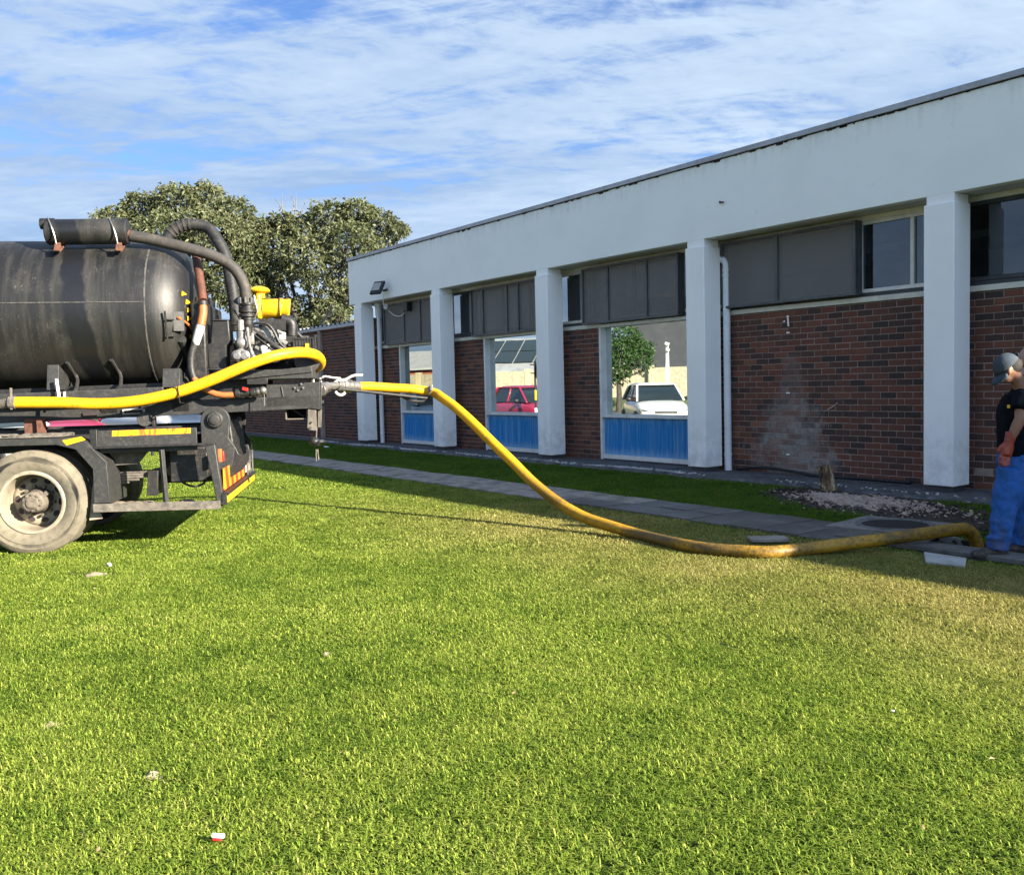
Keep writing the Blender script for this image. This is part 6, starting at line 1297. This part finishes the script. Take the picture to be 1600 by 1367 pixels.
# ------------------------------------------------------------------ lawn: real blades, scattered tufts
def grass_material():
    m = MT('grass_blades'); P = m.pos(); t = m.attr('tint'); oi = m.n('ShaderNodeObjectInfo').outputs['Random']
    sp = m.n('ShaderNodeSeparateXYZ'); m.l(P, sp.inputs[0]); X, Y, Z = sp.outputs
    big = m.noise(.55, 4, .6, P); mid = m.noise(2.6, 5, .65, P); sml = m.noise(13.0, 4, .6, P)
    k = m.math('ADD', m.math('MULTIPLY', t, .62), m.math('ADD', m.math('MULTIPLY', m.math('SUBTRACT', m.math('ADD', m.math('MULTIPLY', mid, .55), m.math('MULTIPLY', sml, .45)), .5), 1.05), m.math('ADD', m.math('MULTIPLY', m.math('SUBTRACT', oi, .5), .16), m.math('MULTIPLY', m.math('SUBTRACT', big, .47), .55))))
    green = m.ramp(k, [(.0, (.026, .058, .005)), (.22, (.095, .158, .018)), (.45, (.205, .278, .038)), (.66, (.312, .362, .064)), (.85, (.39, .40, .10)), (1.0, (.40, .37, .14))])
    dry = m.ramp(k, [(.0, (.085, .080, .025)), (.3, (.25, .225, .065)), (.6, (.39, .335, .125)), (1.0, (.52, .44, .22))])
    # sun-bleached belt along the path side of the lawn, toward the pit
    dd = m.math('MULTIPLY', m.step(Y, 3.4, 6.0), m.step(X, -13.5, -6.5)); dd = m.math('MULTIPLY', dd, m.step(Y, 7.0, 7.4, 1.0, 0.0))
    dd = m.math('MULTIPLY', dd, m.step(big, .30, .62, .45, 1.0)); pt = m.math('MULTIPLY', m.step(mid, .66, .76), m.step(big, .5, .62)); dd = m.math('MAXIMUM', m.math('MULTIPLY', dd, .95), m.math('MULTIPLY', pt, .55))
    lush = m.step(Y, 7.9, 8.2); c = m.mix(dd, green, dry); c = m.mix(m.math('MULTIPLY', lush, .55), c, (.020, .090, .006))
    m.base(c).p(rough=.7, spec=.10)
    tl = m.n('ShaderNodeBsdfTranslucent'); m.l(m.mix(1.0, c, (1.0, 1.05, .6), 'MULTIPLY'), tl.inputs[0]); mx = m.n('ShaderNodeMixShader'); mx.inputs[0].default_value = .38
    m.l(m.b.outputs[0], mx.inputs[1]); m.l(tl.outputs[0], mx.inputs[2]); m.l(mx.outputs[0], m.out.inputs[0]); return m.m
m_grass = grass_material()
TUFTS = bpy.data.collections.new('grass_tufts')
def tuft(name, n, R_, h, w, lean=1.15):
    V, F_, T_ = [], [], []
    for _ in range(n):
        r = R_ * math.sqrt(rng.random()); a = rng.uniform(0, 2 * PI); o = np.array((r * math.cos(a), r * math.sin(a), -.004)); az = rng.uniform(0, 2 * PI); ln = abs(rng.normal(lean, .35)); hh = h * rng.uniform(.55, 1.35)
        d = np.array((math.cos(az), math.sin(az), 0)); s_ = np.array((-math.sin(az), math.cos(az), 0)) * w * rng.uniform(.6, 1.3) * .5
        p1 = o + d * hh * .35 * ln + np.array((0, 0, hh * .62)); p2 = o + d * hh * 1.0 * ln + np.array((0, 0, hh * (1.0 - .35 * ln)))
        i = len(V); V += [o - s_, o + s_, p1 + s_ * .9, p1 - s_ * .9, p2]; F_ += [(i, i + 1, i + 2, i + 3), (i + 3, i + 2, i + 4)]
        tn = float(np.clip(rng.normal(.62, .20), 0, 1.25)); tn = tn if rng.random() > .03 else rng.uniform(1.0, 1.35); T_ += [tn, tn]
    me = bpy.data.meshes.new(name); me.from_pydata(V, [], F_); me.materials.append(m_grass); at = me.attributes.new('tint', 'FLOAT', 'FACE'); at.data.foreach_set('value', np.array(T_, np.float32))
    o = bpy.data.objects.new(name, me); TUFTS.objects.link(o)
KINDS_ = [('a', 240, .16, .026, .0040), ('b', 240, .16, .030, .0046), ('c', 230, .16, .022, .0056), ('d', 200, .15, .034, .0040), ('e', 190, .20, .027, .0068), ('f', 190, .20, .031, .0076), ('g', 150, .30, .034, .012), ('h', 150, .30, .038, .014)]
for k, (nm, n, R_, h, w) in enumerate(KINDS_): tuft('grass_tuft_' + nm, n, R_, h, w)

def scatter(name, zones, label_kind='stuff'):
    P_, K_, S_, A_ = [], [], [], []
    fw = np.array((_f.x, _f.y, _f.z)); rt = np.array((_r.x, _r.y, _r.z))
    for (xa, xb, ya, yb, dmin, dmax, dens, kinds, hs) in zones:
        cell = 1 / math.sqrt(dens); gx, gy = np.meshgrid(np.arange(xa, xb, cell), np.arange(ya, yb - cell * .5, cell)); n = gx.size; p_ = np.stack([gx.ravel() + rng.uniform(0, cell, n), np.minimum(gy.ravel() + rng.uniform(0, cell, n), yb), np.zeros(n)], 1)
        q = p_ - np.array((0, 0, 1.5)); z = q @ fw; u = q @ rt / np.maximum(z, .01)
        keep = (z > dmin) & (z <= dmax) & (np.abs(u) < .72)
        x, y = p_[:, 0], p_[:, 1]
        keep &= ~((x > PIT[0] - .35) & (x < PIT[1] + 1.7) & (y > PIT[2] - .36) & (y < PIT[3] + .1))
        keep &= ~((np.abs(x + 5.18) < .58) & (np.abs(y - 8.24) < .48))
        for cx, cy, rx, ry, ro in ((-6.6, 9.75, 1.7, .85, -.35), (-5.1, 9.05, .9, .45, -.2)):
            c, s_ = math.cos(ro), math.sin(ro); a = ((x - cx) * c + (y - cy) * s_) / rx; b_ = (-(x - cx) * s_ + (y - cy) * c) / ry; keep &= (a * a + b_ * b_) > rng.uniform(.75, 1.25, n)
        for bx, by, br in ((-8.28, 1.62, .10), (-4.9, 2.1, .05), (-3.72, .92, .06)): keep &= ((x - bx) ** 2 + (y - by) ** 2 > br * br) | (rng.random(n) < .25)
        p_ = p_[keep]; m_ = len(p_); P_.append(p_); K_.append(rng.choice(kinds, m_)); sc_ = rng.uniform(.8, 1.2, m_); S_.append(np.stack([sc_, sc_, sc_ * hs * rng.uniform(.75, 1.2, m_)], 1)); A_.append(rng.uniform(0, 6.283, m_))
    P_, K_, S_, A_ = map(np.concatenate, (P_, K_, S_, A_)); me = bpy.data.meshes.new(name); me.from_pydata(P_.tolist(), [], [])
    a = me.attributes.new('kind', 'INT', 'POINT'); a.data.foreach_set('value', K_.astype(np.int32)); a = me.attributes.new('turn', 'FLOAT', 'POINT'); a.data.foreach_set('value', A_.astype(np.float32)); a = me.attributes.new('size', 'FLOAT_VECTOR', 'POINT'); a.data.foreach_set('vector', S_.astype(np.float32).ravel())
    o = bpy.data.objects.new(name, me); COL.objects.link(o); o['kind'] = label_kind
    g = bpy.data.node_groups.new(name + '_nodes', 'GeometryNodeTree'); g.interface.new_socket('Geometry', in_out='INPUT', socket_type='NodeSocketGeometry'); g.interface.new_socket('Geometry', in_out='OUTPUT', socket_type='NodeSocketGeometry')
    gi, go = g.nodes.new('NodeGroupInput'), g.nodes.new('NodeGroupOutput'); ip = g.nodes.new('GeometryNodeInstanceOnPoints'); ci = g.nodes.new('GeometryNodeCollectionInfo'); ci.inputs['Collection'].default_value = TUFTS; ci.inputs['Separate Children'].default_value = True; ci.inputs['Reset Children'].default_value = True
    def na(nm, ty):
        q = g.nodes.new('GeometryNodeInputNamedAttribute'); q.data_type = ty; q.inputs['Name'].default_value = nm; return q.outputs['Attribute']
    cx = g.nodes.new('ShaderNodeCombineXYZ'); g.links.new(na('turn', 'FLOAT'), cx.inputs[2])
    g.links.new(gi.outputs[0], ip.inputs['Points']); g.links.new(ci.outputs[0], ip.inputs['Instance']); ip.inputs['Pick Instance'].default_value = True
    g.links.new(na('kind', 'INT'), ip.inputs['Instance Index']); g.links.new(cx.outputs[0], ip.inputs['Rotation']); g.links.new(na('size', 'FLOAT_VECTOR'), ip.inputs['Scale']); g.links.new(ip.outputs[0], go.inputs[0])
    md = o.modifiers.new('scatter', 'NODES'); md.node_group = g; print('grass', name, len(P_)); return o
YL = 7.215
scatter('grass', [(-12, 3, -1, YL, .6, 5.2, 85, [0, 1, 2, 3], 1.0), (-16, 2, -4, YL, 5.2, 8.5, 60, [0, 1, 2, 3, 4], 1.0), (-24, 0, -8, YL, 8.5, 14, 38, [4, 5], 1.0), (-44, -6, -20, YL, 14, 40, 14, [6, 7], 1.0)])
scatter('grass_strip', [(-12, -2, 8.09, 10.45, 5, 12.5, 60, [0, 1, 3, 4], 1.35), (-25, -6, 8.09, 10.45, 12.5, 22, 26, [4, 5], 1.4), (-46, -14, 8.09, 10.7, 22, 45, 9, [6, 7], 1.4)])
